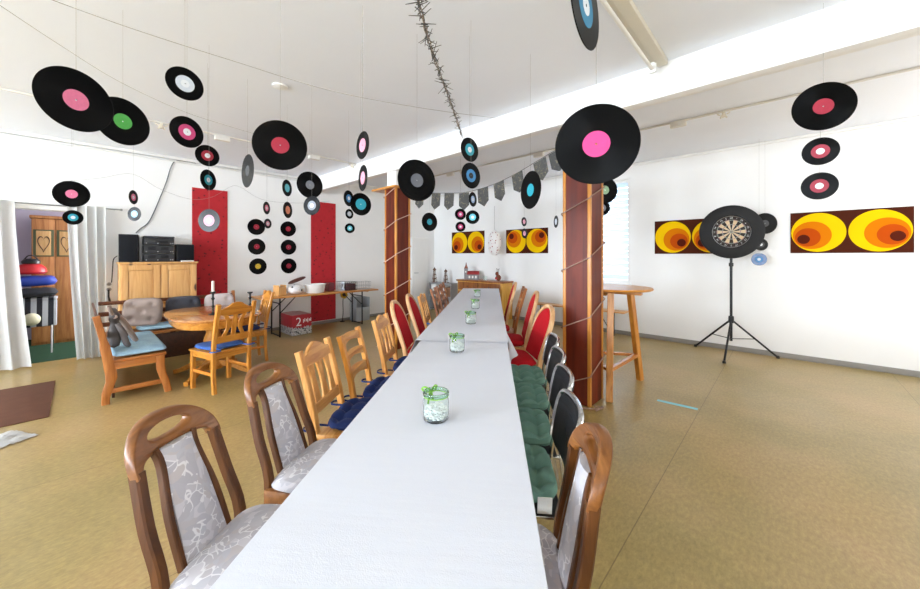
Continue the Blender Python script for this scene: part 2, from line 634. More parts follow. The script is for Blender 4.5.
# wall behind the camera and wall beyond the frame, with their windows
def window_wall(name, horiz, lo, hi, at, outer, holes, z0, z1):
    b = B()
    e = lo
    def put(a, c, za, zb):
        if c - a > .001:
            if horiz:
                bb(b, a, c, min(at, outer), max(at, outer), za, zb)
            else:
                bb(b, min(at, outer), max(at, outer), a, c, za, zb)
    for (a, c) in holes:
        put(e, a, 0, ZB); put(a, c, 0, z0); put(a, c, z1, ZB)
        e = c
    put(e, hi, 0, ZB)
    struct(name, b, white_wall)
nwin = [1]
def window_frame(horiz, a, c, at, z0, z1):
    nwin[0] += 1
    b = B()
    def put(p, q, za, zb):
        if horiz:
            bb(b, p, q, at - .03, at + .03, za, zb, .006)
        else:
            bb(b, at - .03, at + .03, p, q, za, zb, .006)
    m = (a + c) / 2
    put(a, a + .06, z0, z1); put(c - .06, c, z0, z1); put(m - .04, m + .04, z0 + .06, z1 - .06)
    put(a + .06, c - .06, z0, z0 + .06); put(a + .06, c - .06, z1 - .06, z1)
    struct('window_%d' % nwin[0], b, white_gloss)
FH = [(-6.6, -4.8), (-4.0, -2.2), (-1.4, .4), (1.0, 2.6)]
window_wall('wall_front', True, XL - T, XR + T, YF, YF - T, FH, .9, 2.6)
for a, c in FH:
    window_frame(True, a, c, YF - .09, .9, 2.6)
RH = [(-2.4, -.8), (4.1, 6.2)]  # second opening is an added window, to brighten the back bay
window_wall('wall_right', False, YF, YB, XR, XR + T, RH, .9, 2.6)
for a, c in RH:
    window_frame(False, a, c, XR + .09, .9, 2.6)

def area(name, loc, rot, sx, sy, power, col=(1, 1, 1)):
    l = bpy.data.lights.new(name, 'AREA')
    l.shape = 'RECTANGLE'; l.size = sx; l.size_y = sy; l.energy = power; l.color = col
    o = bpy.data.objects.new(name, l)
    C.objects.link(o); o.location = loc; o.rotation_euler = rot
    return o
# daylight from area lights at each window, the added right-wall one included
for (a, c), p in zip(FH, PF):
    area('daylight_fill', ((a + c) / 2, YF + .02, 1.75), (rad(122), 0, 0), c - a - .2, 1.6, p, (.77, .88, 1))
for (a, c), p in zip(RH, PR):
    area('daylight_fill', (XR - .02, (a + c) / 2, 1.75), (0, rad(112), 0), 1.6, c - a - .2, p, (1, .97, .93))
area('daylight_fill', ((WX0 + WX1) / 2, YB + .22, 1.9), (rad(-90), 0, 0), 1.1, 1.7, PB, (.93, .97, 1))

# ------------------------------------------------------------------ alcove behind the curtains
lav = plain('lavender_wall_paint', 'c6c2cf', .8)
b = B()
bb(b, -9.72, -9.6, -2.4, 2.2, 0, 2.7); bb(b, -9.6, XL - T, -2.52, -2.4, 0, 2.7); bb(b, -9.6, XL - T, 2.2, 2.32, 0, 2.7)
bb(b, -9.72, XL - T, -2.52, 2.32, 2.7, 2.8)
struct('wall_alcove', b, lav)
b = B(); bb(b, -9.72, XL - T, -2.5, 2.3, -.1, .003)
struct('floor_alcove', b, fabric('green_carpet', '0f3d22', scale=200))

area('daylight_fill', (-8.6, 2.1, 1.6), (rad(-90), 0, 0), 1.2, 1.4, 110, (.97, .98, 1))  # added lamp that brightens the alcove, which has no window
# wires and conduit fixed to the building
wire_m = plain('grey_wire', 'a5a39f', .6)
black_cable = plain('black_cable', '2c2c2e', .55)
conduit_m = plain('cream_conduit', 'dcd8d0', .5)
# ------------------------------------------------------------------ long table: its own frame (s along it, r across it)
TROT = rad(37.43)
def TP(s, r, z=0):
    return (-.6077 - .6077 * s + .794 * r, .403 + .7942 * s + .6077 * r, z)

def folding_table(s0, s1, r0, r1, label):
    w, l = r1 - r0, s1 - s0
    t = thing('folding_table', label, 'table', TP((s0 + s1) / 2, (r0 + r1) / 2), TROT, 'tables pushed end to end under white paper cloth')
    b = B(); bb(b, -w / 2, w / 2, -l / 2, l / 2, .712, .742, .006); obj('tabletop', b, pine_y, t)
    b = B()
    bb(b, -w / 2 + .07, w / 2 - .07, -l / 2 + .08, -l / 2 + .1, .64, .711, .003); bb(b, -w / 2 + .07, w / 2 - .07, l / 2 - .1, l / 2 - .08, .64, .711, .003)
    bb(b, -w / 2 + .05, -w / 2 + .07, -l / 2 + .08, l / 2 - .08, .64, .711, .003); bb(b, w / 2 - .07, w / 2 - .05, -l / 2 + .08, l / 2 - .08, .64, .711, .003)
    obj('apron', b, pine_y, t)
    for x in (-1, 1):
        for y in (-1, 1):
            b = B(); tube(b, [(x * .045, y * (l / 2 - .12), 0), (x * .045, y * (l / 2 - .12), .70)], .02, 10)
            obj('leg', b, black_metal, t)
folding_table(-.36, 2.22, -.34, .34, 'long table at the open end of the row, below the jar with the biggest bow')
folding_table(2.25, 4.58, -.36, .335, 'long table in the middle of the row, between the red oval-back chairs')
folding_table(4.61, 6.92, -.36, .335, 'long table at the end of the row beside the pine sideboard')

cloth_m, nt, bs = new_mat('white_paper_cloth')
v = coords(nt)
n = N(nt, 'ShaderNodeTexNoise', Scale=320.0, Detail=2.0); nt.links.new(v, n.inputs['Vector'])
n2 = N(nt, 'ShaderNodeTexNoise', Scale=1.0, Detail=4.0); nt.links.new(coords(nt, (2, 14, 2)), n2.inputs['Vector'])
ad = N(nt, 'ShaderNodeMath', operation='MULTIPLY_ADD'); ad.inputs[1].default_value = .25
nt.links.new(n.outputs['Fac'], ad.inputs[0]); nt.links.new(n2.outputs['Fac'], ad.inputs[2])
bump(nt, bs, ad.outputs[0], .3, .006)
bs.inputs['Base Color'].default_value = lin('dee1ea')
bs.inputs['Roughness'].default_value = .6
bs.inputs['Specular IOR Level'].default_value = .25

def tablecloth(s0, s1, r0, r1, z, label, flares=(), drop=.16):
    w, l = r1 - r0, s1 - s0
    b = B()
    xs = [(-w / 2 - .004, -drop), (-w / 2 - .004, -drop / 2), (-w / 2 - .003, -.008)] + [(-w / 2 + w * i / 14, 0) for i in range(15)] + [(w / 2 + .003, -.008), (w / 2 + .004, -drop / 2), (w / 2 + .004, -drop)]
    ny = max(8, int(l / .045))
    grid = []
    for j in range(ny + 1):
        y = -l / 2 + l * j / ny
        row = []
        for (x, dz) in xs:
            h = .0016 * noise.noise(Vector((x * 2, y * 13 + z * 50, 0))) + .0016
            out = 0
            if dz < -.02:
                out = abs(dz) / drop * (.012 + .012 * math.sin(y * 14 + x * 3))
                for (fy, fx, amt) in flares:
                    if fx * x > 0:
                        out += amt * math.exp(-((y - fy) / .11) ** 2) * abs(dz) / drop
            row.append(b.verts.new((x + math.copysign(out, x), y, dz + (h if dz == 0 else 0))))
        grid.append(row)
    for j in range(ny):
        for i in range(len(xs) - 1):
            b.faces.new((grid[j][i], grid[j][i + 1], grid[j + 1][i + 1], grid[j + 1][i]))
    o = obj('tablecloth', b, cloth_m, None, 40, TP((s0 + s1) / 2, (r0 + r1) / 2, z), (0, 0, TROT))
    return tag(o, label, 'tablecloth', 'white paper tablecloths')
tablecloth(-.37, 2.23, -.36, .352, .7445, 'white paper tablecloth over the open end of the long table, under the large jar')
tablecloth(2.19, 6.93, -.405, .36, .7500, 'white paper tablecloth over the far part of the long table towards the pine sideboard', ((-2.3, -1, .10), (-2.0, 1, .10)), .20)

# ------------------------------------------------------------------ chairs (local: seat centre at the origin, sitter faces +y)
PK = .19
LK = [.30]
def lean(z, z0=.45, k=None):
    k = LK[0] if k is None else k
    return -max(0, z - z0) * k - .12 * max(0, z - z0) ** 2

def lean_mesh(bm, y0, z0=.45, k=None, n0=0):
    bm.verts.ensure_lookup_table()
    for vv in bm.verts[n0:]:
        vv.co.y += y0 + lean(vv.co.z, z0, k)

def slotted_chair(label, loc, rz):
    t = thing('slotted_chair', label, 'chair', loc, rz, 'brown chairs with slotted oval crest')
    yb = -.20
    for s in (-1, 1):
        b = B()
        pts = [(s * .185, yb - .05, 0), (s * .182, yb - .01, .22), (s * .18, yb, .45), (s * .174, yb + lean(.62), .62), (s * .160, yb + lean(.785) + .012, .785)]
        sweep(b, smooth_path(pts, 4), .036, .036, (1, 0, 0), .3); obj('rear_leg', b, oak, t)
        b = B(); sweep(b, [(s * .205, .2, 0), (s * .205, .2, .42)], [.034, .044], [.034, .044], (1, 0, 0), .3); obj('leg', b, oak, t)
        b = B(); sweep(b, smooth_path([(s * .104, yb + .005, .44), (s * .099, yb + lean(.6), .60), (s * .074, yb + lean(.75), .755), (s * .08, yb + lean(.81), .815)], 4), .02, .028, (1, 0, 0), .3)
        obj('back_slat', b, oak, t)
    # crest: a bowed arch with an oval opening
    outer = [(-.179, .768), (-.178, .806), (-.165, .853), (-.13, .899), (-.077, .928), (0, .938), (.077, .928), (.13, .899), (.165, .853), (.178, .806), (.179, .768)]
    outer = [(p.x, p.y) for p in smooth_path([(x, z, 0) for x, z in outer], 4)]
    inner = [(.144, .768), (.139, .790), (.117, .806), (.06, .811), (0, .812), (-.06, .811), (-.117, .806), (-.139, .790), (-.144, .768)]
    inner = [(p.x, p.y) for p in smooth_path([(x, z, 0) for x, z in inner], 4)]
    outer = [(x, .768 + (z - .768) * .86) for x, z in outer]
    inner = [(x, .768 + (z - .768) * .86) for x, z in inner]
    b = B(); plate(b, [outer + inner, ell(0, .857, .086, .025)], .038, .008)
    bmesh.ops.subdivide_edges(b, edges=[e for e in b.edges if e.calc_length() > .06], cuts=2)
    for vv in b.verts:
        vv.co.y += 1.1 * (vv.co.x ** 2) - .02
    lean_mesh(b, yb); obj('crest_rail', b, oak_x, t)
    # upholstered panel
    b = B()
    rows = []
    for i in range(9):
        f = i / 8
        z = .45 + .36 * f
        hw = .092 - .022 * f
        rows.append([b.verts.new((hw * u, .016 * (1 - u * u) + .006 if front else -.012, z)) for front, u in ((1, -1), (1, -.5), (1, 0), (1, .5), (1, 1), (0, 1), (0, -1))])
    for r0, r1 in zip(rows, rows[1:]):
        for j in range(7):
            b.faces.new((r0[j], r0[(j + 1) % 7], r1[(j + 1) % 7], r1[j]))
    b.faces.new(rows[0]); b.faces.new(rows[-1])
    lean_mesh(b, yb + .004); obj('backrest', b, patterned_grey, t)
    b = B(); bb(b, -.2, .2, .19, .215, .36, .42, .004); bb(b, -.19, .19, yb - .01, yb + .015, .36, .42, .004)
    bb(b, -.215, -.19, yb, .2, .36, .42, .004); bb(b, .19, .215, yb, .2, .36, .42, .004); obj('seat_frame', b, oak_x, t)
    b = B(); pillow(b, .46, .43, .085, 18, (), power=.3, c=(0, .015, .435), sq=5); obj('seat', b, patterned_grey, t)
    for ch in t.children:
        for vv in ch.data.vertices:
            vv.co = (vv.co.x * .93, vv.co.y, vv.co.z * .985)
    return t

def pine_base(t, wd, wd_x, w=.42, seat_y=.0, seat=True, top=.43, rung=True):
    h = w / 2
    for s in (-1, 1):
        b = B(); sweep(b, [(s * (h - .02), .19, 0), (s * (h - .02), .19, top - .02)], .042, .042, (1, 0, 0), .25); obj('leg', b, wd, t)
        if rung:
            b = B(); sweep(b, [(s * (h - .02), -.18, .2), (s * (h - .02), .17, .2)], .022, .035, (1, 0, 0), .25); obj('rung', b, orange_pine_y if wd is orange_pine else pine_y, t)
    b = B()
    bb(b, -h + .02, h - .02, .18, .2, top - .075, top - .02, .003); bb(b, -h + .02, h - .02, -.2, -.18, top - .075, top - .02, .003)
    bb(b, -h + .005, -h + .028, -.18, .18, top - .075, top - .02, .003); bb(b, h - .028, h - .005, -.18, .18, top - .075, top - .02, .003)
    obj('seat_frame', b, wd_x, t)
    b = B(); bb(b, -h - .005, h + .005, -.195, .235, top - .02, top, .006); obj('seat', b, wd_x, t)

def posts(t, wd, w, ztop, yb=-.195, ww=.04, dd=.036, k=PK, z0=.45):
    for s in (-1, 1):
        b = B()
        zs = [0, .2, .42, .55, .7, ztop]
        sweep(b, [(s * (w / 2 - .02), yb - (.02 if z == 0 else 0) + lean(z, z0, k), z) for z in zs], ww, dd, (1, 0, 0), .25)
        obj('rear_leg', b, wd, t)

def pine_crest_chair(label, loc, rz, seed=0):
    t = thing('pine_splat_chair', label, 'chair', loc, rz, 'pine chairs with arched crest and splats')
    yb = -.195
    pine_base(t, pine, pine_x, .40)
    posts(t, pine, .40, .895)
    hw = .162
    crest = [(-hw, .80), (-hw, .855), (-.12, .862), (-.07, .893), (0, .915), (.07, .893), (.12, .862), (hw, .855), (hw, .80), (0, .79)]
    b = B(); plate(b, [crest], .024, .004); bmesh.ops.subdivide_edges(b, edges=[e for e in b.edges if e.calc_length() > .06], cuts=2)
    lean_mesh(b, yb, k=PK); obj('crest_rail', b, pine_x, t)
    b = B(); bb(b, -hw, hw, -.011, .011, .525, .585, .004); lean_mesh(b, yb, k=PK); obj('lower_rail', b, pine_x, t)
    for x, w in ((-.102, .074), (0, .078), (.102, .074)):
        lo, hi = .575, .81
        n = 9
        ol = [(x - w / 2 * (1 - .38 * math.sin(PI * i / n)), lo + (hi - lo) * i / n) for i in range(n + 1)]
        ol += [(2 * x - a, z) for a, z in reversed(ol)]
        b = B(); plate(b, [ol], .014, .003); lean_mesh(b, yb, k=PK); obj('splat', b, pine, t)
    return t

def ladder_chair(label, loc, rz, wd=None, wx=None, nm='ladder_back_chair', group=None, ztop=.885, rails=((.80, .865), (.685, .745), (.555, .63)), w=.38):
    wd = wd or orange_pine; wx = wx or pine_x
    t = thing(nm, label, 'chair', loc, rz, group)
    pine_base(t, wd, wx, w)
    posts(t, wd, w, ztop)
    hw = w / 2 - .036
    for (za, zc) in rails:
        n = 8
        up = [(-hw + 2 * hw * i / n, zc + .012 * math.sin(PI * i / n)) for i in range(n + 1)]
        dn = [(hw - 2 * hw * i / n, za + .02 * math.sin(PI * i / n)) for i in range(n + 1)]
        b = B(); plate(b, [up + dn], .018, .004)
        for vv in b.verts:
            vv.co.y -= .018 * math.cos(vv.co.x / hw * PI / 2)
        lean_mesh(b, -.195, k=PK); obj('back_slat', b, wx, t)
    return t

def red_chair(label, loc, rz, dh=0):
    t = thing('red_oval_chair', label, 'chair', loc, rz, 'red upholstered chairs with oval back')
    yb = -.205
    def arch(hw, zt, n=16):
        r = hw
        return [(-hw, .40)] + ell(0, zt - r * 1.15, r, r * 1.15, n, PI, 0) + [(hw, .40)]
    b = B(); pts = [(x, yb + lean(z), z) for x, z in [(-.195, .40), (-.2, .5), (-.205, .65 + dh)] + ell(0, .735 + dh, .205, .215, 15, PI * .93, PI * .07) + [(.205, .65 + dh), (.2, .5), (.195, .40)]]
    sweep(b, pts, .04, .036, (0, 1, .2), .3); obj('back_frame', b, beech, t)
    for s in (-1, 1):
        b = B(); sweep(b, [(s * .195, yb - .05, 0), (s * .195, yb - .01, .22), (s * .195, yb, .40)], .036, .04, (1, 0, 0), .25); obj('rear_leg', b, pine, t)
        b = B(); sweep(b, [(s * .2, .2, 0), (s * .2, .2, .40)], [.032, .042], [.032, .042], (1, 0, 0), .25); obj('leg', b, pine, t)
    ol = [(-.183, .47)] + ell(0, .725 + dh, .183, .205, 22, PI, 0) + [(.183, .47)]
    b = B(); plate(b, [ol], .05, .02); bmesh.ops.subdivide_edges(b, edges=[e for e in b.edges if e.calc_length() > .06], cuts=3)
    lean_mesh(b, yb); obj('backrest', b, red_cloth, t)
    b = B(); bb(b, -.2, .2, .19, .215, .35, .415, .004); bb(b, -.19, .19, yb - .012, yb + .012, .35, .415, .004)
    bb(b, -.212, -.188, yb, .2, .35, .415, .004); bb(b, .188, .212, yb, .2, .35, .415, .004); obj('seat_frame', b, pine_x, t)
    b = B(); pillow(b, .46, .44, .10, 18, (), power=.3, c=(0, .015, .445), sq=5); obj('seat', b, red_cloth, t)
    return t

def black_chair(label, loc, rz):
    t = thing('chrome_chair', label, 'chair', loc, rz, 'black padded chairs with chrome frame')
    yb = -.21
    for s in (-1, 1):
        b = B(); tube(b, smooth_path([(s * .2, yb - .06, 0), (s * .2, yb - .02, .25), (s * .198, yb, .46), (s * .19, yb + lean(.62, k=PK), .62), (s * .178, yb + lean(.72, k=PK), .74)], 4), .011, 8); obj('rear_leg', b, chrome, t)
        b = B(); tube(b, smooth_path([(s * .2, .2, 0), (s * .2, .19, .36), (s * .198, .16, .405), (s * .196, .05, .415), (s * .196, yb, .415)], 4), .011, 8); obj('leg', b, chrome, t)
    ol = [(-.17, .575)] + ell(-.135, .748, .05, .05, 6, PI, PI / 2) + ell(.135, .748, .05, .05, 6, PI / 2, 0) + [(.17, .575), (.12, .55), (-.12, .55)]
    b = B(); plate(b, [ol], .026, .009); bmesh.ops.subdivide_edges(b, edges=[e for e in b.edges if e.calc_length() > .06], cuts=3)
    for vv in b.verts:
        vv.co.y += .9 * vv.co.x ** 2 - .012
    xf(b, 0, Matrix.Translation((0, 0, -.02)))
    lean_mesh(b, yb, k=PK); obj('backrest', b, black_pad, t)
    rim = smooth_path([(-.178, 0, .575), (-.188, 0, .68), (-.187, 0, .765), (-.15, 0, .806), (0, 0, .812), (.15, 0, .806), (.187, 0, .765), (.188, 0, .68), (.178, 0, .575)], 5)
    b = B(); tube(b, [(p.x, yb - .006 + .9 * p.x ** 2 + lean(p.z, k=PK), p.z) for p in [q - Vector((0, 0, .02)) for q in rim]], .012, 8); obj('back_frame', b, chrome, t)
    b = B(); bb(b, -.205, .205, -.19, .215, .41, .435, .01); obj('seat', b, black_pad, t)
    return t

# seat cushions that lie on the chairs
def seat_cushion(label, loc, rz, m, name, w=.39, d=.38, h=.095, grid=3, ties=True, care=False, tx=.210, cy=.035):
    t = thing(name, label, 'cushion', loc, rz, None)
    st = w / (grid + .5)
    tf = [((i - (grid - 1) / 2) * st, (j - (grid - 1) / 2) * st) for i in range(grid) for j in range(grid)]
    b = B(); pillow(b, w, d, h, 48, tf, .7, .030, .30, (0, cy, h * .375 + .001), wob=.006, groove=.3 if grid > 1 else 0); obj('cushion_body', b, m, t)
    if ties:
        for s in (-1, 1):
            b = B(); sweep(b, smooth_path([(s * .14, -d / 2 + .05, .022), (s * .143, -.25, .024), (s * .18, -.268, .022), (s * tx, -.25, .02), (s * (tx + .001), -.19, .014)], 4), .013, .003, (0, 0, 1), .1); obj('tie', b, m, t)
    if care:
        b = B(); bb(b, -.001, .001, -.028, .028, -.004, .072); xf(b, 0, Matrix.Translation((-w / 2 - .012, -.12, 0)) @ Matrix.Rotation(rad(-12), 4, 'Y'))
        obj('care_tag', b, white_plastic, t)
    return t

RL, RR = TROT - rad(90), TROT + rad(90)
def L(s, r):  # the side with the blue cushions
    return TP(s, r)
A = slotted_chair('brown slotted-crest chair with patterned back, at the open table end before the blue cushions', L(.46, -.565), RL)
dup(A, L(.965, -.555), RL - rad(5), 'brown slotted-crest chair with patterned back, touching a pine chair with navy cushion')
LK[0] = .15
slotted_chair('brown slotted-crest chair with patterned back, next to the black chairs with green cushions', L(.47, .268), RR - rad(3))
LK[0] = .30
Cc = pine_crest_chair('pine chair with arched crest and flat splats, next to the brown patterned chair', L(1.445, -.585), RL + rad(1))
seat_cushion('navy tufted cushion on the pine splat chair next to the brown patterned chair', (L(1.445, -.585)[0], L(1.445, -.585)[1], .432), RL, navy, 'seat_cushion')['group'] = 'navy tufted cushions on the pine chairs'
ladder_chair('pine ladder-back chair with three curved slats and navy cushion, between two splat-back chairs', L(1.88, -.54), RL + rad(1))
seat_cushion('navy tufted cushion on the ladder-back chair', (L(1.88, -.54)[0], L(1.88, -.54)[1], .432), RL, navy, 'seat_cushion')['group'] = 'navy tufted cushions on the pine chairs'
dup(Cc, L(2.46, -.49), RL + rad(1), 'pine chair with arched crest and flat splats, touching the red oval-back chairs')
seat_cushion('navy tufted cushion on the pine splat chair before the red oval-back chairs', (L(2.46, -.49)[0], L(2.46, -.49)[1], .432), RL, navy, 'seat_cushion')['group'] = 'navy tufted cushions on the pine chairs'
R1 = red_chair('red oval-back chair on the blue-cushion side, touching the pine splat chair', L(3.10, -.465), RL + rad(2))
dup(R1, L(3.76, -.46), RL + rad(2), 'red oval-back chair on the blue-cushion side, second one, in front of the brown pillar')
dup(Cc, L(4.28, -.48), RL, 'pine splat chair with blue cushion half hidden behind the second red oval-back chair')
seat_cushion('blue tufted cushion on the half-hidden pine chair beyond the red oval-back chairs', (L(4.28, -.48)[0], L(4.28, -.48)[1], .432), RL, blue_cushion, 'seat_cushion')['group'] = 'navy tufted cushions on the pine chairs'
Fl = ladder_chair('red-brown ladder-back chair in front of the white door', L(5.05, -.44), RL, red_brown, red_brown, 'ladder_back_chair', 'red-brown ladder-back chairs at the end of the table', .92)
dup(Fl, L(5.62, -.44), RL, 'red-brown ladder-back chair in front of the grey shelf with wooden towers')
dup(Fl, L(6.22, -.46), RL, 'red-brown ladder-back chair closest to the pine sideboard')

Bk = black_chair('black padded chrome chair beside the brown patterned chair', L(.935, .32), RR)
for s, r, lb in ((1.36, .375, 'black padded chrome chair, second from the brown patterned chair'), (1.795, .42, 'black padded chrome chair, third from the brown patterned chair'), (2.23, .46, 'black padded chrome chair at the end of its row, before the red chairs')):
    dup(Bk, L(s, r), RR, lb)
for s, r, lb in ((.935, .32, 'green tufted cushion with white care tag, on the black chair beside the brown patterned chair'), (1.36, .375, 'green tufted cushion on the second black chair from the brown patterned chair'), (1.795, .42, 'green tufted cushion on the third black chair from the brown patterned chair'), (2.23, .46, 'green tufted cushion on the last black chair, before the red chairs')):
    p = L(s, r)
    seat_cushion(lb, (p[0], p[1], .437), RR, green_cushion, 'seat_cushion', .39, .39, .105, 3, False, s < 1, .21, .004)['group'] = 'green tufted cushions on the black chairs'
dup(R1, L(2.80, .42), RR + rad(12), 'red oval-back chair next to the black chairs, turned to show its whole back')
LK[0] = .2
Rt = red_chair('tall red oval-back chair on the pillar side, second from the black chairs', L(3.57, .40), RR, .07)
dup(Rt, L(5.0, .24), RR, 'tall red oval-back chair on the pillar side, closest to the pine sideboard')
LK[0] = .30
ladder_chair('tall red-brown ladder-back chair with red cushion between two red oval-back chairs', L(4.22, .33), RR, red_brown, red_brown, 'ladder_back_chair', None, 1.02, ((.94, 1.0), (.80, .86), (.66, .72), (.54, .59)))
p = L(4.22, .33)
seat_cushion('red cushion on the tall ladder-back chair between red oval-back chairs', (p[0], p[1], .432), RR, red_cloth, 'seat_cushion', .35, .34, .06, 1, False)

# ------------------------------------------------------------------ candle jars on the table
jar_glass = glass('clear_jar_glass', (.98, 1, .99))
green_rim = glass('green_rim_glass', (.80, .94, .85), .03)
ribbon = fabric('green_ribbon', '8cc24e', scale=200)
pebble_m = plain('white_pebbles', 'f6f8f8', .6)
def jar(label, loc, rz):
    t = thing('candle_jar', label, 'jar', loc, rz, 'glass jars with green rim and ribbon on the long table')
    b = B(); lathe(b, [(0, .001), (.047, .001), (.054, .008), (.056, .03), (.056, .085), (.050, .105), (.050, .113), (.0465, .113), (.0465, .105), (.0525, .084), (.0525, .03), (.050, .01), (.044, .007), (0, .007)], 32)
    obj('glass_body', b, jar_glass, t, 60)
    b = B(); lathe(b, [(.0508, .106), (.0555, .107), (.057, .114), (.0555, .121), (.05, .123), (.0465, .120), (.0462, .114), (.0508, .1135)], 32, closed=True); obj('glass_rim', b, green_rim, t, 60)
    b = B(); rnd = random.Random(3)
    for i in range(260):
        a = rnd.random() * 2 * PI; r = .045 * math.sqrt(rnd.random()); z = .013 + .062 * rnd.random() * (1 - .3 * r / .045)
        s = .006 + .004 * rnd.random()
        q = bmesh.ops.create_icosphere(b, subdivisions=1, radius=s)
        for vv in q['verts']:
            vv.co = Vector((vv.co.x, vv.co.y, vv.co.z * .7)) + Vector((r * math.cos(a), r * math.sin(a), z))
    f = obj('pebble_filling', b, pebble_m, t); f['kind'] = 'stuff'
    b = B(); tube(b, [(.0525 * math.cos(i * PI / 16), .0525 * math.sin(i * PI / 16), .1035) for i in range(32)], .0022, 6, True)
    for s in (-1, 1):
        tube(b, smooth_path([(-.054, 0, .103), (-.066, s * .022, .120), (-.074, s * .036, .112), (-.064, s * .02, .099), (-.055, 0, .103)], 4), .0042, 6)
    for s, l in ((-1, .07), (1, .045)):
        sweep(b, smooth_path([(-.055, 0, .103), (-.063, s * .006, .085), (-.064, s * .014, .103 - l)], 4), .010, .002, (0, 1, 0), .1)
    obj('ribbon_bow', b, ribbon, t)
    return t
J = jar('glass jar of white pebbles with green ribbon, alone at the open end of the table', (-1.105, 1.043, .7485), rad(-20))
for p, lb in (((-1.764, 1.875, .7545), 'glass jar with green rim, second from the open end of the table'), ((-2.382, 2.74, .7545), 'glass jar with green rim, third from the open end of the table'),
              ((-3.02, 3.565, .7545), 'glass jar with green rim, second from the sideboard end of the table'), ((-3.855, 4.60, .7545), 'glass jar at the sideboard end of the table')):
    dup(J, p, rad(-25), lb)

# ------------------------------------------------------------------ wood-clad pillars
core_m = white_wall
def pillar(x0, x1, y0, y1, label, cap):
    cx, cy = (x0 + x1) / 2, (y0 + y1) / 2
    t = thing('clad_pillar', label, 'pillar', (cx, cy, 0), 0, 'wood-clad pillars under the beam')
    hx, hy = (x1 - x0) / 2, (y1 - y0) / 2
    zt = 2.50
    b = B(); bb(b, -hx + .03, hx - .03, -hy + .03, hy - .03, zt + .03, ZB - .002); obj('plaster_shaft', b, core_m, t)
    for (nx, ny) in ((0, -1), (1, 0), (0, 1), (-1, 0)):
        b = B()
        if ny:
            bb(b, -hx + .012, hx - .012, ny * (hy - .008), ny * (hy - .02), .004, zt)
        else:
            bb(b, nx * (hx - .008), nx * (hx - .02), -hy + .012, hy - .012, .004, zt)
        obj('board_panel', b, mahogany, t)
    for sx in (-1, 1):
        for sy in (-1, 1):
            b = B(); bb(b, sx * hx, sx * (hx - .032), sy * hy, sy * (hy - .032), .002, zt + .002, .005); obj('corner_trim', b, orange_pine, t)
    b = B(); bb(b, -hx - cap[0], hx + cap[1], -hy - .06, hy + .06, zt + .002, zt + .032, .005); obj('cap_board', b, orange_pine_x, t)
    return t
pillar(-1.655, -1.37, 3.312, 3.635, 'brown wood-clad pillar wound with cord, beside the tall bar table', (.05, .05))
pillar(-4.70, -4.41, 3.312, 3.60, 'brown wood-clad pillar with projecting cap board, behind the red oval-back chairs', (.28, .05))
cord_m = plain('brown_cord', '9a7c6c', .6)
def helix(name, x0, x1, y0, y1, z0, pitch, turns, m, r, label, tail):
    cs = [(x0, y0), (x1, y0), (x1, y1), (x0, y1)]
    pts = []
    e = .012
    zc = z0
    for k in range(int(turns * 4) + 1):
        i = k % 4
        x, y = cs[i]
        sx, sy = (-1 if i in (0, 3) else 1), (-1 if i in (0, 1) else 1)
        dx, dy = sx * e, sy * e
        zz = z0 + pitch * k / 4
        pts.append((x + dx, y + dy * .5, zz)); pts.append((x + dx * .5, y + dy, zz + .004)) if i in (1, 3) else pts.insert(len(pts) - 0, (x + dx * .5, y + dy, zz + .004))
    b = B(); tube(b, tail + pts, r, 6)
    return tag(obj(name, b, m), label, 'cord', 'cords wound round the pillars')
helix('wrapped_cord', -1.655, -1.37, 3.312, 3.635, .16, .57, 3.6, cord_m, .006, 'brown cord wound up the pillar beside the bar table', [(-1.30, 3.40, .008), (-1.26, 3.34, .03), (-1.30, 3.27, .008), (-1.34, 3.33, .03), (-1.28, 3.36, .012), (-1.29, 3.27, .03), (-1.42, 3.24, .008), (-1.60, 3.27, .01)])
helix('wrapped_cord', -4.70, -4.41, 3.312, 3.60, .3, .52, 4.4, plain('pale_cord', 'c9a898', .6), .007, 'pale cord wound round the pillar behind the red oval-back chairs', [(-4.76, 3.2, .01), (-4.74, 3.27, .1)])

# ------------------------------------------------------------------ bar table
t = thing('bar_table', 'tall round three-legged wooden bar table beside the cord-wrapped pillar', 'table', (-1.43, 4.07, 0))
b = B(); lathe(b, [(0, 1.075), (.385, 1.075), (.402, 1.083), (.404, 1.093), (.397, 1.104), (0, 1.105)], 48); obj('tabletop', b, orange_pine_x, t, 40)
feet = [(.135, -.48), (.17, .40), (-.5, .0)]
for (x, y) in feet:
    b = B(); sweep(b, [(x, y, 0), (x * .62, y * .62, 1.06)], .062, .062, (y, -x, 0), .15); obj('leg', b, orange_pine, t)
b = B()
for i in range(3):
    (x, y), (u, v2) = feet[i], feet[(i + 1) % 3]
    k = .88
    sweep(b, [(x * k, y * k, .30 + .0 * i), (u * k, v2 * k, .30)], .03, .055, (0, 0, 1), .15)
obj('rail', b, orange_pine_y, t)
b = B(); bb(b, -.3, .3, -.035, .035, 1.03, 1.074, .004); bb(b, -.035, .035, -.3, .3, 1.03, 1.074, .004); obj('top_brace', b, orange_pine_x, t)

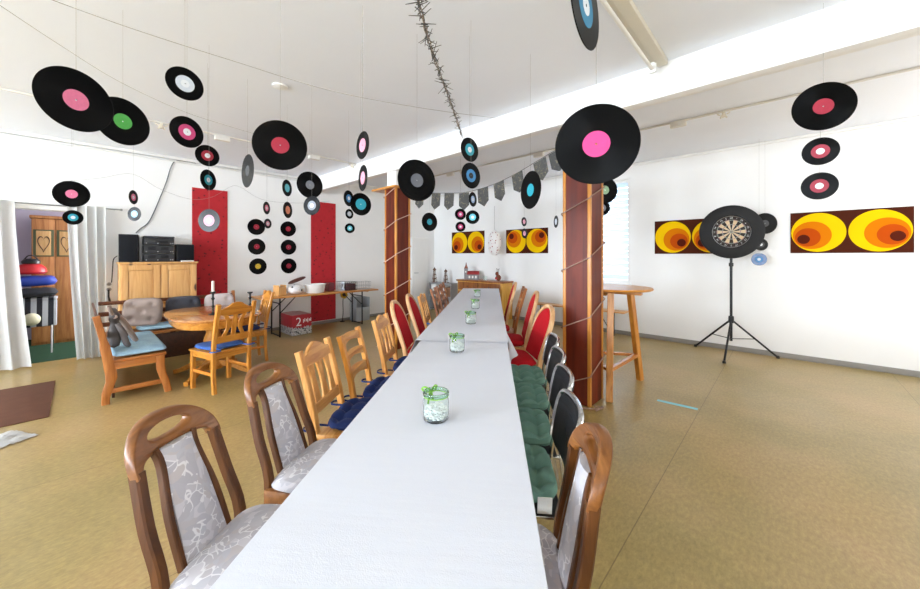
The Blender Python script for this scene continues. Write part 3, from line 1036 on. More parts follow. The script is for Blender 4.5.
# ------------------------------------------------------------------ dartboard on its stand
t = thing('dartboard_stand', 'black folding tripod stand carrying the dartboard by the back wall', 'stand', (-.59, 6.43, 0))
b = B(); tube(b, [(0, 0, .22), (0, 0, 1.62)], .017, 12); obj('pole', b, black_metal, t)
b = B(); lathe(b, [(0, .48), (.03, .48), (.034, .5), (.034, .56), (.03, .58), (0, .58)], 16); lathe(b, [(0, 1.30), (.026, 1.30), (.028, 1.31), (.028, 1.35), (0, 1.35)], 16); obj('collar', b, black_plastic, t)
for (x, y) in ((-.03, -.5), (-.48, .28), (.5, .30)):
    b = B(); tube(b, [(x, y, .012), (0.0, 0, .53)], .013, 8); l = obj('leg', b, black_metal, t)
    b = B(); q = Vector((x, y, .016)); lathe(b, [(0, 0), (.02, 0), (.021, .02), (.014, .035), (0, .035)], 12, (x, y, 0)); obj('rubber_foot', b, black_plastic, l)
    b = B(); tube(b, [(x * .52, y * .52, .26), (0, 0, .25)], .006, 6); obj('brace', b, black_metal, t)
b = B(); bb(b, -.1, .1, -.028, .0, 1.5, 1.62, .006); obj('mounting_plate', b, black_metal, t)

db_black = plain('dartboard_surround_foam', '121214', .75)
t = thing('dartboard', 'round black-surrounded dartboard with cream and dark segments on a tripod stand', 'dartboard', (-.59, 6.365, 1.795), rad(14))
RY = Matrix.Rotation(rad(90), 4, 'X')
b = B(); lathe(b, [(.228, .0), (.36, .0), (.378, .014), (.38, .03), (.378, .046), (.36, .06), (.228, .06)], 56, M=RY, closed=True); obj('surround', b, db_black, t, 40)
cream = plain('sisal_cream', 'cdb692', .9); drk = plain('sisal_black', '2a2220', .9); red = plain('sisal_red', '8e2b25', .9); grn = plain('sisal_green', '2f5a3c', .9); wire = plain('dart_wire', 'c9c9c9', .3, .8)
b = B(); lathe(b, [(0, .005), (.226, .005), (.226, .05), (0, .05)], 56, M=RY); obj('sisal_disc', b, drk, t)
b = B()
for k in range(20):
    a0, a1 = rad(90 + 9 + 18 * k), rad(90 + 9 + 18 * (k + 1))
    for (r0, r1, c0, c1) in ((.0065, .0065, 0, 0), (.016, .099, 0, 1), (.099, .107, 2, 3), (.107, .162, 0, 1), (.162, .17, 2, 3)):
        if r0 == r1:
            continue
        n = 3
        for i in range(n):
            p0, p1 = a0 + (a1 - a0) * i / n, a0 + (a1 - a0) * (i + 1) / n
            vs = [b.verts.new((r * math.cos(a), -.0507, r * math.sin(a))) for r, a in ((r0, p0), (r1, p0), (r1, p1), (r0, p1))]
            f = b.faces.new(vs); f.material_index = c1 if k % 2 else c0
for k in range(24):
    a0, a1 = 2 * PI * k / 24, 2 * PI * (k + 1) / 24
    f = b.faces.new([b.verts.new((r * math.cos(a), -.0507, r * math.sin(a))) for r, a in ((.0065, a0), (.016, a0), (.016, a1), (.0065, a1))]); f.material_index = 3
    f = b.faces.new([b.verts.new((r * math.cos(a), -.0507, r * math.sin(a))) for r, a in ((0, a0), (.0065, a0), (.0065, a1))][:3]); f.material_index = 2
obj('score_segments', b, [cream, drk, red, grn], t, 0)
b = B()
for r in (.0065, .016, .099, .107, .162, .17, .222):
    tube(b, [(r * math.cos(2 * PI * i / 48), -.052, r * math.sin(2 * PI * i / 48)) for i in range(48)], .0011 if r < .2 else .0022, 5, True)
for k in range(20):
    a = rad(9 + 18 * k)
    tube(b, [(.016 * math.cos(a), -.052, .016 * math.sin(a)), (.17 * math.cos(a), -.052, .17 * math.sin(a))], .0009, 4)
obj('wire_spider', b, wire, t)
def text_obj(txt, size, M, m, parent, name, ext=.0006):
    cu = bpy.data.curves.new('tmp', 'FONT')
    cu.body = txt; cu.size = size; cu.align_x = 'CENTER'; cu.align_y = 'CENTER'; cu.extrude = ext
    ob = bpy.data.objects.new('tmp', cu); C.objects.link(ob); bpy.context.view_layer.update()
    me = bpy.data.meshes.new_from_object(ob.evaluated_get(bpy.context.evaluated_depsgraph_get()))
    b = B(); b.from_mesh(me); xf(b, 0, M)
    bpy.data.objects.remove(ob); bpy.data.curves.remove(cu); bpy.data.meshes.remove(me)
    if name is None:
        return b
    return obj(name, b, m, parent, 0)
nb = B()
for k, num in enumerate((20, 1, 18, 4, 13, 6, 10, 15, 2, 17, 3, 19, 7, 16, 8, 11, 14, 9, 12, 5)):
    a = rad(90 - 18 * k)
    M = Matrix.Translation((.196 * math.cos(a), -.0515, .196 * math.sin(a))) @ Matrix.Rotation(-(a - PI / 2), 4, 'Y') @ Matrix.Rotation(rad(90), 4, 'X')
    x = text_obj(str(num), .034, M, None, None, None)
    me = bpy.data.meshes.new('tmp'); x.to_mesh(me); x.free(); nb.from_mesh(me); bpy.data.meshes.remove(me)
obj('number_ring', nb, wire, t, 0)
# ------------------------------------------------------------------ corner bench and oval table
bench_wood = wood('bench_wood', '8a4c1a', 'a8642a', 'bd7d40', 'Z', .38)
bench_wood_y = wood('bench_wood_long', '8a4c1a', 'a8642a', 'bd7d40', 'Y', .38)
t = thing('corner_bench', 'L-shaped pine corner bench with scalloped end frame beside the white curtain', 'bench', (-4.88, .40, 0))
def end_frame(parent, M):
    b = B()
    sweep(b, smooth_path([(0, -.22, 0), (0, -.215, .10), (0, -.18, .25), (0, -.20, .40), (0, -.235, .62), (0, -.285, .87)], 4), .045, [.06] * 4 + [.07] * 4 + [.085] * 4 + [.075] * 4 + [.055] * 5, (1, 0, 0), .2); xf(b, 0, M); obj('end_post', b, bench_wood, parent)
    b = B(); sweep(b, smooth_path([(0, .255, 0), (0, .235, .10), (0, .195, .25), (0, .19, .40)], 4), .045, [.06] * 4 + [.065] * 4 + [.07] * 5, (1, 0, 0), .2); xf(b, 0, M); obj('leg', b, bench_wood, parent)
    b = B(); bb(b, -.018, .018, -.2, .215, .10, .145, .004); bb(b, -.02, .02, -.18, .18, .33, .395, .004); xf(b, 0, M); obj('end_rail', b, bench_wood_y, parent)
end_frame(t, Matrix.Identity(4))
end_frame(t, Matrix.Translation((-1.66, 1.36, 0)) @ Matrix.Rotation(rad(-90), 4, 'Z') @ Matrix.Scale(-1, 4, (1, 0, 0)))
b = B(); bb(b, -1.88, .01, -.2, .24, .395, .425, .006); bb(b, -1.88, -1.43, .24, 1.34, .395, .425, .006); obj('seat', b, bench_wood_y, t)
b = B()
for z, w in ((.52, .06), (.66, .06), (.805, .05)):
    y = -.215 - (z - .45) * .15
    box(b, (-.95, y, z), (1.86, .02, w), .005, Matrix.Rotation(rad(8), 4, 'X')); box(b, (-1.885 - (z - .45) * .08, .56, z), (.02, 1.56, w), .005, Matrix.Rotation(rad(5), 4, 'Y'))
obj('backrest', b, wood('bench_back_wood', '4a2412', '663419', '7a4424', 'X', .4), t)
b = B(); bb(b, -1.43, -.1, -.17, -.15, .02, .39); bb(b, -1.44, -1.42, .25, 1.30, .04, .385, .004); obj('storage_front', b, dark_wood, t)

def cover(label, loc, w, d):
    b = B()
    pillow(b, w, d, .07, 26, [(x * w / 5, y * d / 3.2) for x in (-2, -1, 0, 1, 2) for y in (-1, 0, 1)], .25, .03, .25, (0, 0, .027), wob=.008, sq=10)
    o = obj('bench_cover', b, sky_cover, None, 60, loc)
    return tag(o, label, 'seat cover', 'pale blue covers on the corner bench')
cover('pale blue fluffy seat cover on the bench end by the curtain', (-5.50, .44, .430), 1.28, .43)
cover('pale blue seat cover along the bench side in front of the pine cupboard', (-6.54, 1.10, .430), .40, 1.12)

def back_cushion(label, loc, rx, rz, w, h, m, tf):
    b = B(); pillow(b, w, h, .10, 24, [(x * w / 4, y * h / 4) for x, y in tf], .55, .022, .35, wob=.005)
    o = obj('back_cushion', b, m, None, 60, loc, (rx, 0, rz))
    return tag(o, label, 'cushion', 'cushions on the corner bench')
F4 = ((-1, -1), (1, -1), (-1, 1), (1, 1), (0, 0))
back_cushion('taupe buttoned cushion leaning at the inner corner of the bench', (-6.50, .60, .682), rad(78), rad(66), .44, .38, taupe, F4)
back_cushion('dark grey cushion leaning in front of the pine cupboard', (-6.56, 1.06, .675), rad(80), rad(90), .42, .36, dark_grey, F4[:4])
back_cushion('pale pink buttoned cushion in front of the red wall panel', (-6.60, 1.52, .675), rad(82), rad(90), .40, .36, pale_pink, F4[:4])
back_cushion('dark taupe cushion propped on the bench backrest behind the soft toy', (-5.62, .31, .685), rad(70), rad(176), .42, .36, fabric('dark_taupe_cloth', '6e625a'), F4)

t = thing('soft_toy', 'grey and taupe long-limbed soft toy slumped against the bench backrest', 'toy', (-5.08, .25, .484))
b = B(); lathe(b, [(0, .02), (.04, .04), (.055, .11), (.05, .19), (.035, .25), (.028, .27), (.042, .31), (.042, .35), (.025, .385), (0, .39)], 18); obj('body', b, fabric('grey_plush', '5b5655'), t, 60)
for pts, m in (([(.04, .0, .345), (-.06, .05, .31), (-.15, .11, .20), (-.24, .17, .06), (-.27, .19, .025)], fabric('taupe_plush', 'ab968b')), ([(.03, .02, .27), (.035, .06, .17), (.02, .09, .06), (-.02, .11, .025)], fabric('grey_plush_limb', '76706f'))):
    b = B(); p = smooth_path(pts, 6); tube(b, p, [.02 + .007 * math.sin(i * PI / len(p)) for i in range(len(p))], 10); obj('limb', b, m, t, 60)
b = B(); tube(b, smooth_path([(.02, -.01, .36), (.05, -.03, .41), (.07, -.04, .46)], 4), [.016] * 9, 8); obj('ear', b, taupe, t, 60)

t = thing('oval_table', 'glossy oval pine dining table in front of the corner bench', 'table', (-5.20, 1.13, 0))
def oval(a, b2, n=64, p=2.9):
    out = []
    for i in range(n):
        th = 2 * PI * i / n
        c, s = math.cos(th), math.sin(th)
        out.append((a * math.copysign(abs(c) ** (2 / p), c), b2 * math.copysign(abs(s) ** (2 / p), s)))
    return out
def slab(bm, prof, p=2.9):
    rings = []
    for off, z in prof:
        rings.append([bm.verts.new((x, y, z)) for x, y in oval(.66 + off, .45 + off, 64, p)])
    for r0, r1 in zip(rings, rings[1:]):
        for j in range(64):
            bm.faces.new((r0[j], r0[(j + 1) % 64], r1[(j + 1) % 64], r1[j]))
    bm.faces.new(rings[0]); bm.faces.new(rings[-1])
b = B(); slab(b, [(-.02, .725), (0, .73), (.005, .745), (0, .756), (-.012, .762)]); obj('tabletop', b, wood('oval_table_wood', '9a5a26', 'b97a3e', 'c98d52', 'X', .18, coat=.6), t, 40)
b = B(); slab(b, [(-.05, .645), (-.045, .65), (-.035, .724)]); obj('apron', b, orange_pine_x, t, 40)
b = B(); lathe(b, [(0, .07), (.11, .07), (.12, .12), (.075, .18), (.09, .3), (.10, .42), (.07, .52), (.12, .64), (0, .645)], 20); obj('pedestal', b, orange_pine, t, 40)
for k in range(4):
    a = rad(45 + 90 * k)
    b = B(); d = Vector((math.cos(a), math.sin(a), 0)); sweep(b, smooth_path([d * .08 + Vector((0, 0, .13)), d * .22 + Vector((0, 0, .12)), d * .38 + Vector((0, 0, .05)), d * .46 + Vector((0, 0, .03))], 4), .05, [.07] * 4 + [.06] * 4 + [.05] * 5, (-d.y, d.x, 0), .3); obj('foot', b, orange_pine_x, t)

def fancy_chair(label, loc, rz):
    t = thing('pine_dining_chair', label, 'chair', loc, rz, 'orange pine chairs at the oval table')
    pine_base(t, orange_pine, orange_pine_x, .42)
    posts(t, orange_pine, .42, .945, k=.14)
    hw = .172
    crest = [(-hw, .83), (-hw, .885)] + [(p.x, p.y) for p in smooth_path([(-.15, .89, 0), (-.09, .915, 0), (-.05, .945, 0), (0, .955, 0), (.05, .945, 0), (.09, .915, 0), (.15, .89, 0)], 3)] + [(hw, .885), (hw, .83), (.08, .815), (-.08, .815)]
    b = B(); plate(b, [crest], .024, .004); bmesh.ops.subdivide_edges(b, edges=[e for e in b.edges if e.calc_length() > .06], cuts=2); lean_mesh(b, -.195, k=.14); obj('crest_rail', b, orange_pine_x, t)
    b = B(); bb(b, -hw, hw, -.011, .011, .52, .595, .004); lean_mesh(b, -.195, k=.14); obj('lower_rail', b, orange_pine_x, t)
    for x, bow in ((-.085, .05), (0, 0), (.085, -.05)):
        n = 10
        def mid(f):
            return x + bow * (math.sin(PI * f) - .5) * (.9)
        w = .042 if x else .05
        ol = [(mid(i / n) - w / 2, .585 + .245 * i / n) for i in range(n + 1)] + [(mid(i / n) + w / 2, .585 + .245 * i / n) for i in range(n, -1, -1)]
        b = B(); plate(b, [ol], .014, .003); lean_mesh(b, -.195, k=.14); obj('splat', b, orange_pine, t)
    return t
Dc = fancy_chair('orange pine dining chair with blue cushion at the near end of the oval table', (-4.655, 1.09, 0), rad(106))
seat_cushion('blue cushion tied to the dining chair at the end of the oval table', (-4.655, 1.09, .432), rad(106), blue_cushion, 'seat_cushion', .39, .38, .06, 1, True, False, .224)['group'] = 'blue cushions on the oval-table chairs'
dup(Dc, (-5.50, 1.575, 0), rad(176), 'orange pine dining chair seen from the side, in front of the folding table')
seat_cushion('dark blue cushion on the dining chair by the folding table', (-5.50, 1.575, .432), rad(176), navy, 'seat_cushion', .39, .38, .06, 1, True, False, .224)['group'] = 'blue cushions on the oval-table chairs'

def candlestick(label, loc, h, candle):
    t = thing('candlestick', label, 'candlestick', loc, 0, 'black candlesticks on the oval table')
    b = B(); lathe(b, [(0, 0), (.045, 0), (.047, .008), (.02, .016), (.009, .03), (.009, h * .3), (.018, h * .36), (.009, h * .42), (.009, h * .62), (.02, h * .7), (.01, h * .76), (.012, h * .9), (.03, h * .96), (.03, h), (.012, h), (0, h)], 18); obj('stem', b, black_metal, t, 40)
    if candle:
        b = B(); lathe(b, [(0, h + .001), (.0145, h + .001), (.0145, h + .12), (.008, h + .125), (0, h + .124)], 14); tube(b, [(0, 0, h + .122), (.001, 0, h + .135)], .0012, 5); obj('candle', b, plain('candle_wax', 'e8dcd4', .5), t, 40)
candlestick('black candlestick holding a white candle on the oval table', (-4.93, 1.07, .763), .27, True)
candlestick('black empty candlestick on the oval table beside the chair back', (-4.90, 1.45, .763), .24, False)
t = tag(obj('serving_tray', (lambda b: (lathe(b, [(0, 0), (.11, 0), (.13, .012), (.126, .016), (.107, .006), (0, .006)], 32), b)[1])(B()), plain('grey_metal_tray', '8f9299', .3, .6), None, 40, (-4.80, 1.24, .763)), 'round grey tray on the oval table behind the dining chair', 'tray')

# ------------------------------------------------------------------ pine cupboard with the stereo
t = thing('pine_cupboard', 'knotty pine two-door cupboard carrying the black stereo', 'cupboard', (-7.07, .835, 0))
b = B(); bb(b, -.225, .2, -.44, .44, .0, 1.335, .004); obj('body', b, pine_knot, t)
b = B(); bb(b, -.228, .238, -.455, .455, 1.336, 1.362, .006); obj('top_board', b, pine_knot, t)
for s in (-1, 1):
    y0, y1 = (-.43, -.006) if s < 0 else (.006, .43)
    b = B()
    for (a, c, d, e) in ((y0, y0 + .075, .08, 1.32), (y1 - .075, y1, .08, 1.32), (y0 + .075, y1 - .075, .08, .16), (y0 + .075, y1 - .075, 1.24, 1.32)):
        bb(b, .201, .228, a, c, d, e, .005)
    bb(b, .201, .210, y0 + .075, y1 - .075, .16, 1.24)
    bb(b, .210, .221, y0 + .082, y1 - .082, .168, 1.232, .003); d = obj('door', b, pine_knot, t)
    b = B(); lathe(b, [(0, 0), (.008, 0), (.008, .012), (.016, .02), (.012, .03), (0, .031)], 14, (.222, -s * -.04 if s > 0 else -.04, .75), 0, Matrix.Rotation(rad(90), 4, 'Y')); obj('knob', b, orange_pine, d)

def speaker(label, loc, rz, w, d, h):
    t = thing('loudspeaker', label, 'speaker', loc, rz, 'black loudspeakers on the pine cupboard')
    b = B(); bb(b, -d / 2, d / 2 - .012, -w / 2, w / 2, 0, h, .006); obj('cabinet', b, black_plastic, t)
    b = B(); bb(b, d / 2 - .011, d / 2, -w / 2 + .006, w / 2 - .006, .006, h - .006, .005); obj('front_grille', b, fabric('speaker_cloth', '1b1c20', scale=500, sheen=0), t)
speaker('tall black loudspeaker next to the stereo, on the curtain side of the cupboard', (-7.06, .505, 1.363), rad(-8), .21, .25, .40)
speaker('short black loudspeaker next to the red wall panel', (-7.04, 1.145, 1.363), rad(0), .22, .22, .27)
t = thing('stereo_system', 'black stacked stereo system between two loudspeakers on the pine cupboard', 'stereo', (-7.06, .83, 1.363))
hifi = plain('stereo_black', '26272b', .35)
z = 0
for i, hh in enumerate((.125, .125, .105)):
    b = B(); bb(b, -.14, .13, -.175, .175, z + .003, z + hh - .003, .005); u = obj('deck', b, hifi, t)
    b = B()
    if i < 2:
        for y in (-.09, .06):
            bb(b, .131, .134, y - .045, y + .045, z + .05, z + .10, .003)
    else:
        bb(b, .131, .134, -.05, .1, z + .03, z + .07, .003)
    obj('display_window', b, black_pad, u)
    b = B()
    for y in (-.15, -.02, .13, .155):
        lathe(b, [(0, 0), (.009, 0), (.008, .012), (0, .012)], 12, (.131, y, z + .028), 0, Matrix.Rotation(rad(90), 4, 'Y'))
    obj('control_knobs', b, steel, u)
    z += hh
b = B(); bb(b, -.14, .13, -.18, .18, z, z + .03, .01); obj('lid', b, plain('smoked_lid', '303238', .2), t)
tag(obj('remote_control', (lambda b: (bb(b, -.02, .02, -.08, .08, 0, .018, .004), b)[1])(B()), white_plastic, None, 30, (-6.90, 1.16, 1.363), (0, 0, rad(6))), 'slim white remote lying in front of the short loudspeaker', 'remote')

def along(name, pts, r, m, label, cat, group=None, sub=6, seg=6):
    b = B(); tube(b, smooth_path(pts, sub), r, seg)
    return tag(obj(name, b, m), label, cat, group)
along('speaker_cord', [(-7.280, 0.596, 1.801), (-7.284, 0.642, 1.864), (-7.284, 0.734, 1.963), (-7.284, 0.805, 2.140), (-7.284, 0.877, 2.369), (-7.284, 0.951, 2.617), (-7.284, 1.014, 2.885), (-7.284, 1.077, 2.994), (-7.280, 1.220, 3.013), (-7.280, 1.341, 3.012)], .007, plain('dark_grey_cable', '55565a', .6), 'dark cable curving up the wall from the stereo to the ceiling', 'cable')
along('power_cable', [(-7.19, .385, 1.45), (-7.25, .35, 1.40), (-7.28, .342, 1.28), (-7.28, .335, 1.12), (-7.28, .33, 1.06)], .006, black_cable, 'black cable from the tall loudspeaker down to the wall sockets', 'cable')
t = thing('wall_socket', 'white double wall socket between curtain and cupboard', 'socket', (XL + .001, .305, 1.0))
b = B(); bb(b, 0, .014, -.042, .042, -.08, .08, .005); obj('cover_plate', b, white_plastic, t)
for z in (-.038, .038):
    b = B(); lathe(b, [(.021, 0), (.024, .003), (.026, 0)], 18, (.015, 0, z), 0, Matrix.Rotation(rad(90), 4, 'Y')); lathe(b, [(0, 0), (.019, .0), (.019, .0015), (0, .0015)], 18, (.0145, 0, z), 0, Matrix.Rotation(rad(90), 4, 'Y')); obj('socket_opening', b, plain('socket_grey', '8d8d8a', .5), t)
t = tag(obj('hanging_brush', (lambda b: (sweep(b, [(0, 0, .1), (0, 0, 0), (.0, .02, -.12)], [.02, .03, .05], [.02, .02, .03]), b)[1])(B()), black_plastic, None, 30, (XL + .025, .30, .86)), 'small black brush hanging under the wall socket', 'brush')
t['category'] = 'brush'

# ------------------------------------------------------------------ red wall panels
def panel_mat():
    m, nt, b = new_mat('red_wallpaper')
    v = coords(nt)
    vo = N(nt, 'ShaderNodeTexVoronoi', Scale=13.0); nt.links.new(v, vo.inputs['Vector'])
    nz = N(nt, 'ShaderNodeTexNoise', Scale=40.0, Detail=3.0); nt.links.new(v, nz.inputs['Vector'])
    ad = N(nt, 'ShaderNodeMath', operation='MULTIPLY_ADD'); ad.inputs[1].default_value = .35
    nt.links.new(nz.outputs['Fac'], ad.inputs[0]); nt.links.new(vo.outputs['Distance'], ad.inputs[2])
    r = ramp(nt, [(.33, '5e0c14'), (.38, 'b01822'), (1, 'b81b26')])
    nt.links.new(ad.outputs[0], r.inputs['Fac']); nt.links.new(r.outputs['Color'], b.inputs['Base Color'])
    b.inputs['Roughness'].default_value = .75
    return m
pm = panel_mat()
for y0, y1, z0, lb in ((1.29, 1.80, .07, 'tall red patterned wall panel behind the candle and pink cushion'), (3.30, 3.85, .07, 'tall red patterned wall panel behind the folding table')):
    b = B(); bb(b, 0, .006, -(y1 - y0) / 2, (y1 - y0) / 2, 0, 2.60 - z0)
    tag(obj('wall_panel_hanging', b, pm, None, 0, (XL + .001, (y0 + y1) / 2, z0)), lb, 'wall panel', 'red patterned wall panels')

# ------------------------------------------------------------------ retro circle posters on the back wall
pb, py_, po, pr, pd = [plain(n, c, .85, var=.02, spec=.12) for n, c in (('poster_brown', '4a1f10'), ('poster_yellow', 'eec000'), ('poster_amber', 'd27400'), ('poster_orange', 'b94806'), ('poster_dark_brown', '521a0a'))]
def poster(x0, x1, z0, z1, dirs, label):
    w, h = x1 - x0, z1 - z0
    b = B(); bb(b, -w / 2, w / 2, -.006, 0, -h / 2, h / 2)
    for cx, (dx, dz) in zip((-w / 4, w / 4), dirs):
        R = min(w / 4, h / 2) * .97
        for i, (k, sh) in enumerate(((1, 0), (.72, .26), (.48, .44), (.24, .62))):
            r = R * k
            n = 48
            vs = [b.verts.new((cx + dx * R * sh + r * math.cos(2 * PI * j / n), -.0062 - .0004 * i, dz * R * sh + r * math.sin(2 * PI * j / n))) for j in range(n)]
            f = b.faces.new(vs); f.material_index = i + 1
    o = obj('hanging_poster', b, [pb, py_, po, pr, pd], None, 0, ((x0 + x1) / 2, YB - .002, (z0 + z1) / 2))
    return tag(o, label, 'poster', 'retro posters of orange circles')
k = .72
poster(-6.60, -5.48, 1.52, 2.08, ((-k, -k), (k, -k)), 'brown poster with yellow and orange circles above the toy church')
poster(-4.83, -3.74, 1.51, 2.06, ((-k, k), (k, k)), 'brown poster with yellow and orange circles, dark dots at the top, above the red chairs')
poster(-1.685, -.60, 1.487, 2.05, ((.8, -.6), (-.75, -.65)), 'brown poster with yellow and orange circles partly hidden by the dartboard')
poster(.04, 1.125, 1.49, 2.05, ((-.85, -.55), (.9, -.45)), 'brown poster with yellow and orange circles on the bare wall beside the dartboard')

# ------------------------------------------------------------------ folding table along the wall
t = thing('folding_beer_table', 'long narrow pine folding table with black metal legs along the record wall', 'table', (-6.83, 3.28, 0))
b = B(); bb(b, -.275, .275, -1.18, 1.18, .70, .728, .004); obj('tabletop', b, pine_y, t)
for y in (-.84, .82):
    for s in (-1, 1):
        b = B(); tube(b, [(s * .2, y, 0), (s * .2, y, .69)], .014, 8); obj('leg', b, black_metal, t)
    b = B(); tube(b, [(-.2, y, .02), (.2, y, .02)], .012, 8); tube(b, [(-.2, y, .60), (.2, y, .60)], .01, 8)
    dy = .28 if y < 0 else -.28
    for s in (-1, 1):
        tube(b, [(s * .19, y, .42), (s * .17, y + dy, .695)], .009, 8)
    obj('leg_brace', b, black_metal, t)
b = B(); bb(b, -.2, .2, -1.0, -.96, .68, .699, .003); bb(b, -.2, .2, .94, .98, .68, .699, .003); obj('cross_batten', b, pine_x, t)

ZT = .729
t = thing('wooden_box', 'small open pine box on the end of the folding table near the chair', 'box', (-6.80, 2.50, ZT), rad(15))
b = B(); bb(b, -.08, .08, -.075, -.063, 0, .19, .002); bb(b, -.08, .08, .063, .075, 0, .19, .002); bb(b, -.08, -.068, -.063, .063, 0, .15, .002); bb(b, .068, .08, -.063, .063, 0, .15, .002); bb(b, -.068, .068, -.063, .063, 0, .012); obj('body', b, pine_knot, t)
b = B()
q = bmesh.ops.create_icosphere(b, subdivisions=3, radius=1)
for vv in q['verts']:
    p = vv.co
    vv.co = Vector((p.x * .13, p.y * .16, max(p.z, -.8) * .095 + .076 + .015 * noise.noise(p * 3)))
def spots():
    m, nt, bs = new_mat('spotted_white_plush'); v = coords(nt)
    vo = N(nt, 'ShaderNodeTexVoronoi', Scale=14.0); nt.links.new(v, vo.inputs['Vector'])
    r = ramp(nt, [(.22, '2a2a2c'), (.28, 'e8e6e6')]); nt.links.new(vo.outputs['Distance'], r.inputs['Fac']); nt.links.new(r.outputs['Color'], bs.inputs['Base Color']); bs.inputs['Roughness'].default_value = .9
    return m
tag(obj('spotted_bag', b, spots(), None, 60, (-6.80, 2.78, ZT + .014)), 'white bag with black spots beside the white tub', 'bag')
b = B(); pillow(b, .34, .13, .075, 16, (), power=.5, sq=2.6)
tag(obj('leather_case', b, plain('brown_leather', '4b2420', .4), None, 60, (-6.78, 2.80, ZT + .262), (rad(0), rad(-6), rad(70))), 'dark brown elongated leather case lying on the spotted bag', 'case')
bpy.data.objects['leather_case'].rotation_euler = (0, rad(-20), rad(84))
t = thing('white_tub', 'white oval plastic tub on the folding table', 'tub', (-6.82, 3.17, ZT), 0)
b = B()
rings = []
for k2, z in ((.80, 0), (.84, .004), (1.0, .155), (1.06, .16), (1.06, .17), (.97, .17), (.96, .15), (.80, .012)):
    rings.append([b.verts.new((.15 * k2 * math.cos(2 * PI * i / 36), .20 * k2 * math.sin(2 * PI * i / 36), z)) for i in range(36)])
for r0, r1 in zip(rings, rings[1:]):
    for j in range(36):
        b.faces.new((r0[j], r0[(j + 1) % 36], r1[(j + 1) % 36], r1[j]))
b.faces.new(rings[0]); b.faces.new(rings[-1])
obj('bowl_body', b, white_plastic, t, 40)
b = B(); bb(b, -.09, .09, -.06, .06, 0, .17, .01)
tag(obj('red_tin', b, plain('dark_red_tin', '6a1620', .4), None, 30, (-6.92, 3.52, ZT)), 'dark red box behind the white tub, in front of the red panel', 'box')
def wire_basket(label, loc, w, d, h, m, nm, cat, fill=None):
    t = thing(nm, label, cat, loc)
    b = B()
    for z in (.004, h * .5, h):
        tube(b, [(x, y, z) for x, y in ((-w / 2, -d / 2), (w / 2, -d / 2), (w / 2, d / 2), (-w / 2, d / 2))], .004, 5, True)
    n = 7
    for i in range(n + 1):
        x = -w / 2 + w * i / n
        tube(b, [(x, -d / 2, h), (x, -d / 2, .004), (x, d / 2, .004), (x, d / 2, h)], .0028, 5)
    for i in range(1, 6):
        y = -d / 2 + d * i / 6
        tube(b, [(-w / 2, y, h), (-w / 2, y, .004), (w / 2, y, .004), (w / 2, y, h)], .0028, 5)
    obj('wire_frame', b, m, t)
    return t
tb = wire_basket('dark brown basket on the folding table between two wire racks', (-6.84, 3.90, ZT), .24, .26, .17, black_metal, 'storage_basket', 'basket')
b = B(); bb(b, -.105, .105, -.115, .115, .008, .14, .02); obj('liner', b, plain('maroon_liner', '4a2327', .7), tb)
wire_basket('chrome wire rack beside the red box on the folding table', (-6.82, 3.70, ZT), .16, .10, .19, steel, 'wire_rack', 'rack')['group'] = 'chrome wire racks on the folding table'
wire_basket('chrome wire rack at the far end of the folding table', (-6.82, 4.22, ZT), .22, .30, .16, steel, 'wire_rack', 'rack')['group'] = 'chrome wire racks on the folding table'

t = thing('printed_carton', 'red and grey printed cardboard carton with a large 2, under the folding table', 'box', (-6.82, 2.80, 0))
def carton_mat():
    m, nt, bs = new_mat('printed_card'); v = coords(nt)
    sp = N(nt, 'ShaderNodeSeparateXYZ'); nt.links.new(v, sp.inputs[0])
    nz = N(nt, 'ShaderNodeTexNoise', Scale=26.0, Detail=5.0); nt.links.new(v, nz.inputs['Vector'])
    r1 = ramp(nt, [(.38, '8d9298'), (.5, 'd8d8da'), (.6, '4a4f56')]); nt.links.new(nz.outputs['Fac'], r1.inputs['Fac'])
    md = N(nt, 'ShaderNodeMath', operation='MULTIPLY_ADD'); md.inputs[1].default_value = .12
    nt.links.new(nz.outputs['Fac'], md.inputs[0]); nt.links.new(sp.outputs['Z'], md.inputs[2])
    st = N(nt, 'ShaderNodeMath', operation='GREATER_THAN'); st.inputs[1].default_value = .205; nt.links.new(md.outputs[0], st.inputs[0])
    mx = N(nt, 'ShaderNodeMix', data_type='RGBA'); mx.inputs[7].default_value = lin('a81f2c')
    nt.links.new(st.outputs[0], mx.inputs[0]); nt.links.new(r1.outputs['Color'], mx.inputs[6]); nt.links.new(mx.outputs[2], bs.inputs['Base Color'])
    bs.inputs['Roughness'].default_value = .5
    return m
b = B(); bb(b, -.26, .26, -.18, .18, .002, .365, .003); obj('body', b, carton_mat(), t)
b = B(); box(b, (0, -.09, .371), (.50, .18, .004), 0, Matrix.Rotation(rad(3), 4, 'X')); box(b, (0, .09, .372), (.50, .17, .004), 0, Matrix.Rotation(rad(-4), 4, 'X')); obj('flap', b, plain('card_pink', 'b98a88', .7), t)
FM = Matrix.Rotation(rad(90), 4, 'Z') @ Matrix.Rotation(rad(90), 4, 'X')
text_obj('2', .22, Matrix.Translation((.2612, -.06, .235)) @ FM, plain('print_white', 'f0eeee', .5), t, 'printed_number')
b = B()
for i, y in enumerate((.02, .045, .075, .10, .13, .155)):
    bb(b, .2605, .2615, y, y + .015, .235 if i % 3 else .215, .295 if i % 2 else .28)
for y in (.03, .085, .14):
    bb(b, .2605, .2615, y, y + .022, .25, .262)
obj('printed_lettering', b, bpy.data.materials['print_white'], t, 0)

